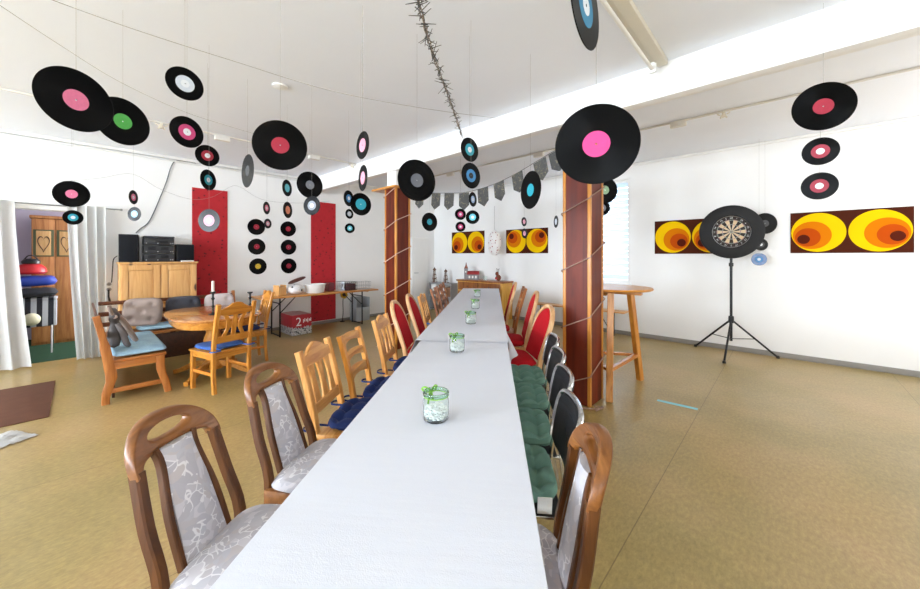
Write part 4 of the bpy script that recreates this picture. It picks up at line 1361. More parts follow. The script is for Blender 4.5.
t = thing('artificial_sunflower', 'yellow artificial sunflower leaning under the end of the folding table', 'flower', (-7.21, 3.96, 0))
b = B(); tube(b, smooth_path([(0, 0, .01), (.02, .01, .2), (.03, .0, .45), (.06, 0, .58)], 5), .008, 8); lathe(b, [(0, 0), (.05, 0), (.05, .01), (.01, .02), (0, .02)], 16); obj('stem', b, black_metal, t)
b = B(); M = Matrix.Translation((.075, 0, .60)) @ Matrix.Rotation(rad(75), 4, 'Y')
for k in range(16):
    a = 2 * PI * k / 16
    pts = [(.03, -.014), (.07, -.018), (.10, 0), (.07, .018), (.03, .014)]
    f = b.faces.new([b.verts.new(M @ Vector((x * math.cos(a) - y * math.sin(a), x * math.sin(a) + y * math.cos(a), .004 * (k % 2)))) for x, y in pts])
q = bmesh.ops.solidify(b, geom=b.faces[:], thickness=.002)
obj('petals', b, plain('sunflower_yellow', 'e0b21c', .6), t, 0)
b = B(); lathe(b, [(0, -.004), (.04, -.004), (.042, .006), (.03, .014), (0, .016)], 20, M=M); obj('flower_centre', b, plain('sunflower_brown', '3a2413', .9), t)
grey_plastic = plain('grey_crate_plastic', 'a9adb0', .5)
t = thing('storage_crate', 'grey plastic crate standing against the wall under the folding table end', 'crate', (-7.10, 4.33, 0))
b = B(); bb(b, -.14, .14, -.17, -.155, 0, .52, .003); bb(b, -.14, .14, .155, .17, 0, .52, .003); bb(b, -.14, -.125, -.155, .155, 0, .52, .003); bb(b, .125, .14, -.155, .155, 0, .30, .003); bb(b, -.125, .125, -.155, .155, 0, .012); obj('body', b, grey_plastic, t)
b = B(); bb(b, .14, .146, -.12, .12, .22, .26, .002); obj('front_rib', b, grey_plastic, t)

# ------------------------------------------------------------------ sideboard by the back wall and what stands on it
t = thing('pine_sideboard', 'pine sideboard with dark top against the back wall behind the table end', 'sideboard', (-5.31, 6.58, 0))
side_pine = wood('sideboard_pine', 'c58a2c', 'dca23c', 'e6b65a', 'Z', .45)
b = B(); bb(b, -.67, .67, -.2, .215, .0, .835, .004); obj('body', b, side_pine, t)
b = B(); bb(b, -.70, .70, -.225, .22, .836, .875, .008); obj('top_board', b, red_brown, t)
for i in range(2):
    x0 = -.64 + .645 * i
    b = B(); bb(b, x0, x0 + .63, -.218, -.201, .06, .60, .004); d = obj('door', b, red_brown, t)
    b = B(); bb(b, x0 + .08, x0 + .55, -.224, -.217, .14, .52, .004); obj('door_panel', b, red_brown, d)
    b = B(); bb(b, x0, x0 + .63, -.218, -.201, .63, .82, .004); d = obj('drawer', b, red_brown, t)
    b = B(); lathe(b, [(0, 0), (.009, 0), (.016, .018), (.01, .026), (0, .027)], 12, (x0 + .315, -.218, .725), 0, Matrix.Rotation(rad(90), 4, 'X')); obj('knob', b, dark_wood, d)
ZS = .876
t = thing('toy_church', 'grey model church with red roof and spired tower on the sideboard', 'model church', (-5.66, 6.52, ZS), rad(30))
stone = plain('church_grey', '8b8585', .8); lit = plain('church_window', 'e6e2da', .5)
b = B(); bb(b, -.09, .19, -.07, .07, 0, .13, .003); obj('nave', b, stone, t)
b = B(); plate(b, [[(-.085, .125), (.085, .125), (0, .21)]], .29, .003, Matrix.Translation((.05, 0, 0)) @ Matrix.Rotation(rad(90), 4, 'Z')); obj('roof', b, plain('church_red_roof', 'a22b2c', .6), t, 0)
b = B(); bb(b, -.165, -.085, -.045, .045, 0, .27, .003); tw = obj('tower', b, stone, t)
b = B(); lathe(b, [(.062, .268), (.045, .30), (.02, .35), (.004, .42), (0, .42)], 4, (-.125, 0, 0), 0, Matrix.Rotation(rad(45), 4, 'Z')); obj('spire', b, plain('church_spire', '8a4a34', .6), tw, 0)
b = B()
for x in (-.03, .05, .13):
    bb(b, x - .02, x + .02, -.073, -.070, .035, .095)
bb(b, -.14, -.11, -.048, -.045, .17, .21)
obj('window', b, lit, t, 0)
t = thing('reindeer_figure', 'brown reindeer figure with dark antlers on the sideboard corner', 'figurine', (-4.86, 6.55, ZS), rad(-35))
brn = plain('reindeer_brown', '7d4029', .8)
b = B(); q = bmesh.ops.create_icosphere(b, subdivisions=2, radius=1)
for vv in q['verts']:
    p = vv.co
    vv.co = Vector((p.x * .085, p.y * .06, p.z * .075 + .075))
q = bmesh.ops.create_icosphere(b, subdivisions=2, radius=1)
for vv in q['verts']:
    p = vv.co
    vv.co = Vector((p.x * .045 - .03, p.y * .042 - .02, p.z * .05 + .165))
obj('body', b, brn, t, 60)
b = B()
for s in (-1, 1):
    tube(b, smooth_path([(-.03 + s * .02, 0, .20), (-.03 + s * .06, 0, .24), (-.03 + s * .085, 0, .29)], 4), .006, 6); tube(b, [(-.03 + s * .055, 0, .235), (-.03 + s * .045, 0, .275)], .005, 6)
obj('antlers', b, black_plastic, t)
b = B(); lathe(b, [(0, 0), (.03, .0), (.035, .03), (.02, .055), (0, .06)], 14, (.02, -.055, .04)); obj('scarf', b, plain('figurine_red', 'a03038', .7), t, 60)
t = thing('glass_lantern', 'small clear glass on the sideboard between church and reindeer', 'glass', (-5.25, 6.55, ZS))
b = B(); lathe(b, [(0, .001), (.045, .001), (.05, .01), (.05, .10), (.047, .10), (.047, .012), (0, .008)], 24); obj('glass_body', b, jar_glass, t, 40)

t = thing('grey_shelf', 'low grey shelf in the room corner with wooden towers on top', 'shelf', (-6.69, 6.60, 0))
shelf_m = plain('grey_shelf_board', '9b9b9c', .5)
b = B(); bb(b, -.42, -.40, -.16, .16, 0, .74, .002); bb(b, .40, .42, -.16, .16, 0, .74, .002); bb(b, -.40, .40, .145, .16, 0, .74); obj('side_panel', b, shelf_m, t)
for z in (.04, .38, .722):
    b = B(); bb(b, -.40, .40, -.16, .145, z, z + .018, .002); obj('shelf_board', b, shelf_m, t)
for x, h, lb, nm in ((-.25, .30, 'white box on the grey shelf next to the door side', 'white_box'), (.1, .26, 'white box in the middle of the grey shelf', 'white_box'), (.28, .24, 'brown box in the grey shelf', 'brown_box')):
    b = B(); bb(b, -.09, .09, -.1, .1, 0, h, .004)
    tag(obj(nm, b, white_plastic if nm == 'white_box' else plain('brown_card', '7a5236', .8), None, 30, (-6.69 + x, 6.56, .399)), lb, 'box', 'boxes in the grey shelf')
tower_w = wood('tower_wood', '3a2010', '5c371c', '7a5030', 'Z', .6)
def wood_tower(label, loc, h):
    t = thing('wooden_tower', label, 'ornament', loc, 0, 'tiered wooden towers on the grey shelf')
    r = .085
    z = 0
    for i in range(3):
        rr = r * (1 - .27 * i)
        b = B(); lathe(b, [(0, z), (rr, z), (rr, z + .012), (0, z + .012)], 8)
        for k in range(4):
            a = PI / 4 + k * PI / 2
            tube(b, [(rr * .8 * math.cos(a), rr * .8 * math.sin(a), z + .01), (rr * .62 * math.cos(a), rr * .62 * math.sin(a), z + h * .26)], .006, 6)
        lathe(b, [(rr * .5, z + .012), (rr * .5, z + h * .25), (0, z + h * .25)], 8)
        u = obj('tier', b, tower_w, t, 30)
        b = B(); lathe(b, [(0, z + .012), (.012, z + .012), (.010, z + .05), (.013, z + .06), (.007, z + .085), (0, z + .088)], 10, (rr * .62, -rr * .62 * .4, 0)); obj('figure', b, lit, u)
        z += h * .26
    b = B(); lathe(b, [(0, z), (.05, z), (.036, z + .03), (.012, z + h * .14), (0, z + h * .22)], 8); obj('spire', b, tower_w, t, 30)
wood_tower('tiered wooden tower ornament next to the white door', (-7.0, 6.55, .741), .42)
wood_tower('tiered wooden tower ornament towards the orange poster', (-6.60, 6.58, .741), .38)

# ------------------------------------------------------------------ bench under the window
t = thing('folding_beer_bench', 'low pine folding bench with black legs under the window', 'bench', (-2.98, 6.50, 0))
b = B(); bb(b, -.95, .93, -.13, .13, .452, .478, .004); obj('seat', b, pine_x, t)
for x in (-.7, .68):
    for s in (-1, 1):
        b = B(); tube(b, [(x, s * .1, 0), (x, s * .1, .45)], .012, 8); obj('leg', b, black_metal, t)
    b = B(); tube(b, [(x, -.1, .06), (x, .1, .06)], .01, 8); tube(b, [(x, 0, .06), (x + (.25 if x < 0 else -.25), 0, .448)], .008, 8); obj('leg_brace', b, black_metal, t)

# ------------------------------------------------------------------ floor things
b = B(); bb(b, -6.22, -4.87, -1.15, -.18, .001, .009, .003)
tag(obj('doormat', b, fabric('brown_mat', '6b4838', scale=120, sheen=0)), 'brown doormat on the floor in front of the white curtains', 'mat')
b = B(); box(b, (-.785, 3.965, .0012), (.34, .05, .0012), 0, Matrix.Rotation(rad(4), 4, 'Z'))
tag(obj('tape_strip', b, plain('blue_tape', '86cbd8', .6)), 'strip of pale blue tape on the floor in front of the bar table', 'tape')
b = B()
n = 14
gr = [[b.verts.new((-.16 + .32 * i / n, -.14 + .28 * j / n, .004 + .05 * abs(noise.noise(Vector((i * .55, j * .5, 2)))) * (1 - ((i / n - .5) ** 2 + (j / n - .5) ** 2) * 1.6))) for j in range(n + 1)] for i in range(n + 1)]
for i in range(n):
    for j in range(n):
        b.faces.new((gr[i][j], gr[i + 1][j], gr[i + 1][j + 1], gr[i][j + 1]))
bmesh.ops.solidify(b, geom=b.faces[:], thickness=.003)
tag(obj('crumpled_napkin', b, plain('white_paper', 'e4e2e0', .8), None, 50, (-4.50, -.42, .003), (0, 0, rad(30))), 'crumpled white paper on the floor near the doormat', 'paper')

# ------------------------------------------------------------------ curtains on a rod
b = B(); tube(b, [(-7.19, -1.35, 2.13), (-7.19, .42, 2.13)], .009, 8); lathe(b, [(0, -.012), (.014, -.012), (.016, 0), (.014, .012), (0, .012)], 10, (-7.19, .43, 2.13), 0, Matrix.Rotation(rad(90), 4, 'X'))
for y in (-1.3, .36):
    tube(b, [(-7.298, y, 2.13), (-7.19, y, 2.13)], .006, 6)
tag(obj('curtain_rod', b, steel), 'thin metal curtain rod above the alcove opening', 'curtain rod')
def curtain(label, yt0, yt1, yb0, yb1, folds, seed):
    b = B()
    nu, nv = 90, 26
    rows = []
    for j in range(nv + 1):
        f = j / nv
        z = 2.148 - 2.125 * f
        a0, a1 = yt0 + (yb0 - yt0) * f ** 1.4, yt1 + (yb1 - yt1) * f ** 1.4
        row = []
        for i in range(nu + 1):
            u = i / nu
            amp = (.018 + .03 * f)
            x = amp * math.sin(u * folds * 2 * PI + seed + .6 * math.sin(f * 3 + u * 5)) + .012 * noise.noise(Vector((u * 6, f * 2, seed)))
            row.append(b.verts.new((-7.19 + .013 + .02 + x * .95 + .0, a0 + (a1 - a0) * u + .012 * math.cos(u * folds * 2 * PI + seed), z)))
        rows.append(row)
    for r0, r1 in zip(rows, rows[1:]):
        for i in range(nu):
            b.faces.new((r0[i], r0[i + 1], r1[i + 1], r1[i]))
    bmesh.ops.solidify(b, geom=b.faces[:], thickness=.004)
    return tag(obj('curtain', b, white_cloth, None, 80), label, 'curtain', 'white curtains of the alcove')
curtain('white curtain gathered on the doormat side of the alcove opening', -1.30, -.56, -1.30, -.42, 5, 0)
curtain('white curtain gathered between the alcove opening and the wall socket', -.10, .27, -.01, .28, 4, 2)

# ------------------------------------------------------------------ inside the alcove
t = thing('painted_wardrobe', 'wooden wardrobe with green painted heart panels inside the alcove', 'wardrobe', (-9.22, .115, 0))
w_old = wood('wardrobe_wood', '8a5228', 'ad743e', 'c08a52', 'Z', .5)
gpan = plain('wardrobe_green', '4a5236', .7); hp = wood('wardrobe_panel', 'a8804a', 'c29a60', 'd0ac74', 'Z', .5)
b = B(); bb(b, -.3, .3, -.63, .63, .0, 2.06, .005); obj('body', b, w_old, t)
b = B(); bb(b, -.3, .33, -.65, .65, 2.061, 2.11, .01); obj('cornice', b, w_old, t)
for i in range(5):
    y0 = -.625 + .25 * i
    b = B(); bb(b, .301, .322, y0 + .003, y0 + .247, .05, 2.05, .003); d = obj('door', b, w_old, t)
    b = B(); bb(b, .323, .328, y0 + .015, y0 + .235, 1.44, 1.88, .002); e = obj('painted_frame', b, gpan, d)
    b = B(); bb(b, .329, .332, y0 + .045, y0 + .205, 1.46, 1.86, .001); obj('inner_board', b, hp, d)
    cy, cz = y0 + .125, 1.66
    ols = []
    for k in (1, .84):
        ols.append([(k * .0042 * 16 * math.sin(2 * PI * q / 32) ** 3, k * .0095 * (13 * math.cos(2 * PI * q / 32) - 5 * math.cos(4 * PI * q / 32) - 2 * math.cos(6 * PI * q / 32) - math.cos(8 * PI * q / 32))) for q in range(32)])
    b = B(); plate(b, ols, .004, .0005, Matrix.Translation((.335, cy, cz)) @ Matrix.Rotation(rad(90), 4, 'Z')); obj('painted_heart', b, plain('heart_dark', '3a2416', .6), d, 0)
t = thing('folded_deck_chair', 'black and white striped folded deck chair on chrome legs inside the alcove', 'deck chair', (-8.25, -.42, 0))
def stripes():
    m, nt, bs = new_mat('striped_cloth'); sp = N(nt, 'ShaderNodeSeparateXYZ'); nt.links.new(coords(nt), sp.inputs[0])
    a = N(nt, 'ShaderNodeMath', operation='MULTIPLY'); a.inputs[1].default_value = 9; nt.links.new(sp.outputs['Y'], a.inputs[0])
    f = N(nt, 'ShaderNodeMath', operation='FRACT'); nt.links.new(a.outputs[0], f.inputs[0])
    g = N(nt, 'ShaderNodeMath', operation='GREATER_THAN'); g.inputs[1].default_value = .5; nt.links.new(f.outputs[0], g.inputs[0])
    mx = N(nt, 'ShaderNodeMix', data_type='RGBA'); mx.inputs[6].default_value = lin('20222a'); mx.inputs[7].default_value = lin('b4b8bc'); nt.links.new(g.outputs[0], mx.inputs[0]); nt.links.new(mx.outputs[2], bs.inputs['Base Color']); bs.inputs['Roughness'].default_value = .85
    return m
b = B(); box(b, (.1, -.03, .60), (.05, .46, .40), .02, Matrix.Rotation(rad(-12), 4, 'Y')); bb(b, -.2, .1, -.28, .20, .78, .83, .02); obj('striped_seat', b, stripes(), t)
for y in (-.24, .15):
    b = B(); tube(b, [(.2, y, .01), (.15, y, .42), (-.15, y, .80)], .012, 8); tube(b, [(-.2, y, .01), (-.15, y, .45), (.12, y, .42)], .012, 8); obj('chrome_leg', b, chrome, t)
b = B(); pillow(b, .42, .48, .15, 16, (), power=.3, c=(0, -.03, .062), wob=.02)
tag(obj('folded_blanket', b, plain('charcoal_blanket', '2b2d33', .9), None, 60, (-8.27, -.42, .835)), 'charcoal folded blanket on the striped deck chair', 'blanket')
b = B(); pillow(b, .36, .46, .17, 16, (), power=.22, c=(0, -.03, .07), wob=.02)
tag(obj('blue_bag', b, plain('blue_nylon', '1f3da0', .5), None, 60, (-8.27, -.42, .996)), 'bright blue bag on top of the charcoal blanket', 'bag')
t = thing('red_helmet', 'red rounded bag with black top on the blue bag in the alcove', 'bag', (-8.27, -.48, 1.18))
b = B(); lathe(b, [(0, 0), (.13, 0), (.16, .03), (.15, .09), (.11, .14), (.07, .155), (0, .156)], 24); obj('body', b, plain('red_nylon', 'c01c22', .4), t, 50)
b = B(); lathe(b, [(.0, .156), (.09, .154), (.095, .19), (.07, .225), (0, .235)], 20); tube(b, smooth_path([(0, -.07, .2), (0, -.03, .27), (0, .03, .27), (0, .07, .2)], 4), .008, 6); obj('top_handle', b, black_plastic, t, 50)
b = B(); q = bmesh.ops.create_icosphere(b, subdivisions=3, radius=.09)
tag(obj('white_ball', b, plain('pale_ball', 'd2cfae', .6), None, 60, (-7.98, -.46, .445 + .09)), 'pale round ball caught in front of the striped deck chair', 'ball')

# ------------------------------------------------------------------ things on and under the ceiling
t = thing('ceiling_lamp', 'long cream fluorescent lamp on the ceiling ending at the beam', 'ceiling lamp', (-.785, 2.545, ZC - .001))
cream_l = plain('cream_lamp_metal', 'd9d2c0', .45)
b = B(); bb(b, .0, .075, -.78, .72, -.045, 0, .006); obj('housing', b, cream_l, t)
b = B(); bb(b, -.05, .0, -.76, .70, -.028, -.001, .006); obj('reflector', b, cream_l, t)
b = B(); tube(b, [(-.02, -.70, -.085), (-.02, .62, -.085)], .014, 12); obj('fluorescent_tube', b, plain('tube_glass', 'e9e7df', .3), t)
for y in (-.71, .64):
    b = B(); bb(b, -.045, .01, y - .015, y + .015, -.115, -.03, .008); obj('lamp_holder', b, white_plastic, t)
def conduit(label, p0, p1, holders, axis):
    t = thing('ceiling_conduit', label, 'conduit', p0, 0, 'cream cable conduits with empty lamp holders')
    d = Vector(p1) - Vector(p0)
    b = B(); box(b, d / 2 + Vector((0, 0, -.012)), (d.x if axis == 'x' else .022, d.y if axis == 'y' else .022, .022), .004); obj('pipe', b, conduit_m, t)
    for i, f in enumerate(holders):
        q = d * f
        b = B()
        if i % 2 == 0:
            box(b, q + Vector((0, 0, -.052)), (.17 if axis == 'x' else .06, .17 if axis == 'y' else .06, .055), .006)
            obj('junction_box', b, conduit_m, t)
        else:
            for s in (-1, 1):
                e = Vector((s, 0, 0)) if axis == 'x' else Vector((0, s, 0))
                tube(b, [q + Vector((0, 0, -.02)), q + e * .03 + Vector((0, 0, -.09))], .009, 6); tube(b, [q + e * .03 + Vector((0, 0, -.05)), q + e * .06 + Vector((0, 0, -.03))], .007, 6)
            box(b, q + Vector((0, 0, -.05)), (.03, .03, .06), .004)
            obj('lamp_holder', b, cream_l, t)
conduit('cream conduit with lamp holders on the ceiling over the stereo corner', (-5.50, -1.5, ZC - .001), (-5.50, 3.28, ZC - .001), (.585, .455, .845, .985), 'y')
conduit('cream conduit with lamp holders on the ceiling behind the beam', (-7.1, 5.02, ZB - .001), (2.9, 5.02, ZB - .001), (.612, .657, .418, .453, .22, .25), 'x')
b = B(); lathe(b, [(0, 0), (.068, 0), (.066, -.010), (.05, -.014), (0, -.015)], 28)
tag(obj('smoke_detector', b, white_plastic, None, 40, (-3.52, 1.295, ZC - .001)), 'small round white detector on the bare ceiling', 'smoke detector')

thread = plain('fine_thread', '8d8882', .7)
for pts, lb in (([(-3.188, -0.225, 2.968), (-3.140, 0.228, 2.936), (-3.182, 0.802, 2.977), (-2.925, 1.585, 2.905), (-2.378, 2.499, 2.848), (-1.668, 3.115, 2.734)], 'thin string spanning the ceiling towards the beam over the table'),
                ([(-3.321, -0.375, 2.931), (-3.777, -0.089, 2.944), (-4.158, 0.240, 2.929), (-4.414, 0.684, 2.898), (-4.588, 1.137, 2.905), (-4.957, 2.089, 2.963)], 'thin string across the ceiling over the stereo corner'),
                ([(-7.270, -0.746, 2.606), (-7.270, -0.430, 2.510), (-7.270, -0.170, 2.472), (-7.270, 0.212, 2.575), (-7.270, 0.551, 2.691), (-7.270, 0.876, 2.509), (-7.270, 1.258, 2.396), (-7.270, 1.564, 2.467), (-7.270, 1.832, 2.678), (-7.270, 1.988, 2.700), (-7.270, 2.389, 2.511), (-7.270, 3.063, 2.529), (-7.270, 3.706, 2.643)], 'thin wavy string along the record wall above the stereo')):
    along('hanging_string', pts, .0018, thread, lb, 'string', 'thin strings for hanging records', 8, 5)

# thorny twig garland
t = thing('twig_garland', 'spiky dark twig garland hanging from the ceiling to the beam', 'garland', (-1.135, 0.925, 2.666))
o0 = Vector(t.location)
gp = [Vector(p) - o0 for p in ((-1.135, 0.925, 2.666), (-1.341, 1.143, 2.719), (-1.603, 1.446, 2.778), (-1.890, 1.793, 2.849), (-2.189, 2.198, 2.890), (-2.551, 2.680, 2.928), (-2.868, 3.136, 2.895))]
sp_ = smooth_path(gp, 14)
b = B()
for ph in (0, PI):
    tube(b, [p + Vector((.007 * math.cos(i * .55 + ph), .007 * math.sin(i * .55 + ph), .004 * math.sin(i * .9))) for i, p in enumerate(sp_)], .0035, 6)
obj('stem', b, plain('pale_twig', '8a7c6d', .8), t)
b = B(); rnd = random.Random(11)
for i in range(len(sp_) - 1):
    for k in range(2):
        p = sp_[i].lerp(sp_[i + 1], rnd.random())
        d = Vector((rnd.uniform(-1, 1), rnd.uniform(-1, 1), rnd.uniform(-1, .8))).normalized() * rnd.uniform(.03, .075)
        q = p + Vector((rnd.uniform(-.012, .012), rnd.uniform(-.012, .012), 0))
        tube(b, [q - d * .3, q + d], [.0032, .0016], 5)
f = obj('twigs', b, plain('dark_twig', '4a4843', .8), t); f['kind'] = 'stuff'

# bunting between the pillars
t = thing('bunting_garland', 'string of dark grey pennants hanging between the two pillars', 'bunting', (-2.831, 3.511, 2.317))
o0 = Vector(t.location)
cp = [Vector(p) - o0 for p in ((-4.358, 3.392, 2.454), (-4.001, 3.450, 2.394), (-3.696, 3.487, 2.355), (-3.453, 3.507, 2.328), (-3.186, 3.523, 2.304), (-2.859, 3.525, 2.323), (-2.595, 3.511, 2.360), (-2.315, 3.484, 2.421), (-2.007, 3.455, 2.511), (-1.820, 3.465, 2.580), (-1.706, 3.489, 2.620))]
b = B(); tube(b, smooth_path(cp, 5), .003, 6); obj('cord', b, black_cable, t)
def flag_mat():
    m, nt, bs = new_mat('slate_flag'); v = coords(nt)
    nz = N(nt, 'ShaderNodeTexNoise', Scale=22.0, Detail=5.0, Distortion=1.5); nt.links.new(v, nz.inputs['Vector'])
    r = ramp(nt, [(.3, '3b3a39'), (.58, '4a4947'), (.66, '8a7f60'), (.72, '504e4a')]); nt.links.new(nz.outputs['Fac'], r.inputs['Fac']); nt.links.new(r.outputs['Color'], bs.inputs['Base Color']); bs.inputs['Roughness'].default_value = .7
    return m
fm = flag_mat()
tang = Vector((cp[-1].x - cp[0].x, cp[-1].y - cp[0].y, 0)).normalized()
for i, p in enumerate(cp[1:-1]):
    sl_ = (cp[i + 2] - cp[i]).normalized()
    up = Vector((0, 0, 1))
    up = (up - sl_ * up.dot(sl_) * .7).normalized()
    w, h = .085, .235
    nrm = sl_.cross(up).normalized()
    b = B()
    pts = [(-w, 0), (w, 0), (w, -h * .72), (0, -h), (-w, -h * .72)]
    fr = [b.verts.new(p + sl_ * x + up * (z - .004) + nrm * .0012 + nrm * .01 * math.sin(x * 30 + i)) for x, z in pts]
    bk = [b.verts.new(p + sl_ * x + up * (z - .004) - nrm * .0012 + nrm * .01 * math.sin(x * 30 + i)) for x, z in pts]
    b.faces.new(fr); b.faces.new(list(reversed(bk)))
    for j in range(5):
        b.faces.new((fr[j], bk[j], bk[(j + 1) % 5], fr[(j + 1) % 5]))
    obj('pennant', b, fm, t, 0)

# speckled paper lantern near the back wall
t = thing('paper_lantern', 'white speckled paper lantern hanging between the two orange posters', 'lantern', (-4.919, 6.483, 1.748))
def speck():
    m, nt, bs = new_mat('speckled_paper'); v = coords(nt)
    vo = N(nt, 'ShaderNodeTexVoronoi', Scale=17.0); nt.links.new(v, vo.inputs['Vector'])
    r = ramp(nt, [(.20, 'a0505a'), (.27, 'f2f0ee')]); nt.links.new(vo.outputs['Distance'], r.inputs['Fac']); nt.links.new(r.outputs['Color'], bs.inputs['Base Color']); bs.inputs['Roughness'].default_value = .8
    return m
b = B(); lathe(b, [(.03 + 0 * i, .29) if i == 0 else (max(.03, .155 * math.sin(PI * i / 14)), .29 * math.cos(PI * i / 14)) for i in range(15)], 24); obj('paper_shade', b, speck(), t, 50)
b = B(); tube(b, [(0, 0, .29), (0, 0, .85)], .003, 5); obj('hanging_thread', b, thread, t)

# ------------------------------------------------------------------ vinyl records
VB = {'k': vinyl('vinyl_black', .004, .30), 'd': vinyl('vinyl_dark_grey', .05, .4), 'g': vinyl('vinyl_grey_sheen', .045, .24), 's': vinyl('vinyl_silver_sheen', .2, .22), 'r': vinyl('vinyl_maroon', .03, .35), 'b': plain('vinyl_blue', '1b477f', .25)}  # grey and silver discs: black vinyl with its reflection painted into the colour
VB['r'].node_tree.nodes['Principled BSDF'].inputs['Sheen Weight'].default_value = .0
LC = dict(pink=(.88, .46, .60), hotpink=(.80, .18, .46), green=(.33, .72, .32), white=(.80, .83, .87), rose=(.78, .24, .46), rosepale=(.80, .54, .62), crimson=(.62, .08, .19), teal=(.12, .60, .68), cyan=(.40, .76, .82), pale=(.54, .72, .82), grey=(.2, .2, .21), silver=(.5, .52, .56), peach=(.85, .5, .36), palepink=(.86, .58, .66), blue=(.18, .48, .70), bluebig=(.12, .48, .64), paleblue=(.62, .72, .86), mint=(.60, .75, .60), greyfoil=(.4, .41, .44), yellow=(.82, .68, .16))
LM = {k: plain('label_' + k, c, .5, var=.14, scale=70) for k, c in LC.items()}
CM = {'w': plain('label_centre_white', 'dfe3e8', .5), 'b': plain('label_centre_dark', '14161a', .5)}
MESH = {}
def ring_mesh(key, rin, rout, th, y0, m, extra=None):
    if key in MESH:
        return MESH[key]
    b = B(); n = 72
    prof = [(rin, -th / 2), (rout - th * .4, -th / 2), (rout, 0), (rout - th * .4, th / 2), (rin, th / 2)]
    lathe(b, prof, n, (0, y0, 0), 0, Matrix.Rotation(rad(90), 4, 'X'), True)
    if extra:
        r0, r1, yy = extra
        f0 = len(b.faces)
        lathe(b, [(r0, -.0002), (r1, -.0002), (r1, .0002), (r0, .0002)], n, (0, yy, 0), 1, Matrix.Rotation(rad(90), 4, 'X'), True)
        lathe(b, [(r0, -.0002), (r1, -.0002), (r1, .0002), (r0, .0002)], n, (0, -yy, 0), 1, Matrix.Rotation(rad(90), 4, 'X'), True)
    o = obj('tmp', b, m); me = o.data; bpy.data.objects.remove(o); MESH[key] = me
    return me
def record(loc, rz, size, col, centre, body, label, up, group='records hanging from threads'):
    R = .15 if size == 'L' else .0875
    me = ring_mesh(('disc', size, body), .0036, R, .0026, 0, [VB[body]])
    o = bpy.data.objects.new('vinyl_record', me); C.objects.link(o); o.location = loc; o.rotation_euler = (0, 0, rz)
    tag(o, label, 'record', group)
    rl = .05 if size == 'L' else .0445
    ex = (.0037, .02, -.0018) if centre else None
    me = ring_mesh(('label', size, col, centre), .0038, rl, .0034, 0, [LM[col]] + ([CM[centre]] if centre else []), ex)
    l = bpy.data.objects.new('record_label', me); C.objects.link(l); l.parent = o
    if up:
        b = B(); tube(b, [(0, 0, R), (0, 0, R + up)], .0007, 5); obj('hanging_thread', b, thread, o)
    return o
record((-2.565, -0.008, 2.217), 2.018, 'L', 'pink', '', 'k', 'large record with pale pink label hanging highest above the doormat', 0.688)
record((-3.176, 0.197, 2.327), 1.959, 'L', 'green', '', 'k', 'large record with bright green label half behind the pale pink one', 0.578)
record((-2.415, 0.396, 2.392), 1.704, 'S', 'white', 'w', 'k', 'small record with white label alone below the ceiling over the stereo corner', 0.575)
record((-2.525, 0.423, 2.161), 1.869, 'S', 'rose', 'w', 'k', 'small record with rose label and white centre, above the dark red one', 0.806)
record((-3.542, 0.730, 2.286), 1.670, 'S', 'crimson', 'w', 'k', 'small record with crimson label just above the teal one before the red wall panel', 0.682)
record((-3.623, 0.753, 2.099), 2.244, 'S', 'teal', 'w', 'k', 'small record with teal label at the top edge of the red wall panel', 0.869)
record((-3.225, 0.675, 1.720), 0.685, 'S', 'rosepale', 'w', 's', 'small record, sheen painted silvery, with pale rose label in front of the red wall panel', 1.247)
record((-6.054, -0.053, 2.165), 1.579, 'L', 'pink', '', 'k', 'large record with pink label hanging over the curtain rod', 0.740)
record((-6.321, -0.044, 1.915), 1.578, 'S', 'teal', 'w', 'k', 'small record with teal label in front of the curtain rod', 1.053)
record((-5.993, 0.467, 2.184), 2.555, 'S', 'pink', 'w', 'k', 'small turned record with pink label above the tall loudspeaker', 0.784)
record((-5.983, 0.475, 1.975), 0.720, 'S', 'pale', 'w', 's', 'small record, sheen painted silvery, with pale blue label above the tall loudspeaker', 0.034)
record((-2.252, 0.831, 2.121), 1.217, 'L', 'crimson', '', 'k', 'large record with crimson label nearest the small round detector', 0.784)
record((-3.596, 1.044, 2.223), 0.039, 'L', 'grey', '', 'g', 'large record with painted grey sheen turned almost edge on beside the crimson-labelled one', 0.682)
record((-3.960, 1.780, 2.254), 1.587, 'L', 'silver', '', 'k', 'large record with silver label above the small grey-sheened record', 0.651)
record((-3.210, 1.460, 1.915), 0.516, 'S', 'silver', 'w', 'g', 'small record with painted greyish sheen and silver label overlapping the red panel top', 1.052)
record((-3.888, 1.503, 2.171), 2.220, 'S', 'cyan', '', 'k', 'small turned record with cyan label above the peach-labelled one', 0.796)
record((-3.931, 1.526, 1.944), 2.244, 'S', 'peach', '', 'k', 'small turned record with peach label below the cyan one', 0.052)
record((-5.259, 1.761, 2.111), 2.317, 'S', 'pink', 'w', 'k', 'small turned record with pink label above the six records on the wall', 0.856)
record((-6.799, 2.296, 2.029), 2.068, 'S', 'palepink', 'w', 's', 'tiny pale record in front of the wall records', 0.939)
record((-1.995, 1.237, 2.160), -0.092, 'S', 'palepink', '', 'd', 'small turned record with pale pink label, upper of two by the beam', 0.808)
record((-2.093, 1.300, 1.975), -0.222, 'S', 'palepink', '', 'd', 'small turned record with pale pink label, lower of two beside the pillar cap', 0.993)
record((-3.550, 2.028, 2.087), 1.968, 'S', 'blue', 'w', 'k', 'small record with blue label half behind the larger teal-labelled one', 0.880)
record((-2.434, 1.494, 1.853), 1.464, 'S', 'teal', '', 'k', 'small record with bright teal label beside the pillar edge', 1.115)
record((-5.730, 3.286, 2.202), 1.721, 'S', 'white', 'w', 'k', 'tiny record with white label below the overlapping pair', 0.481)
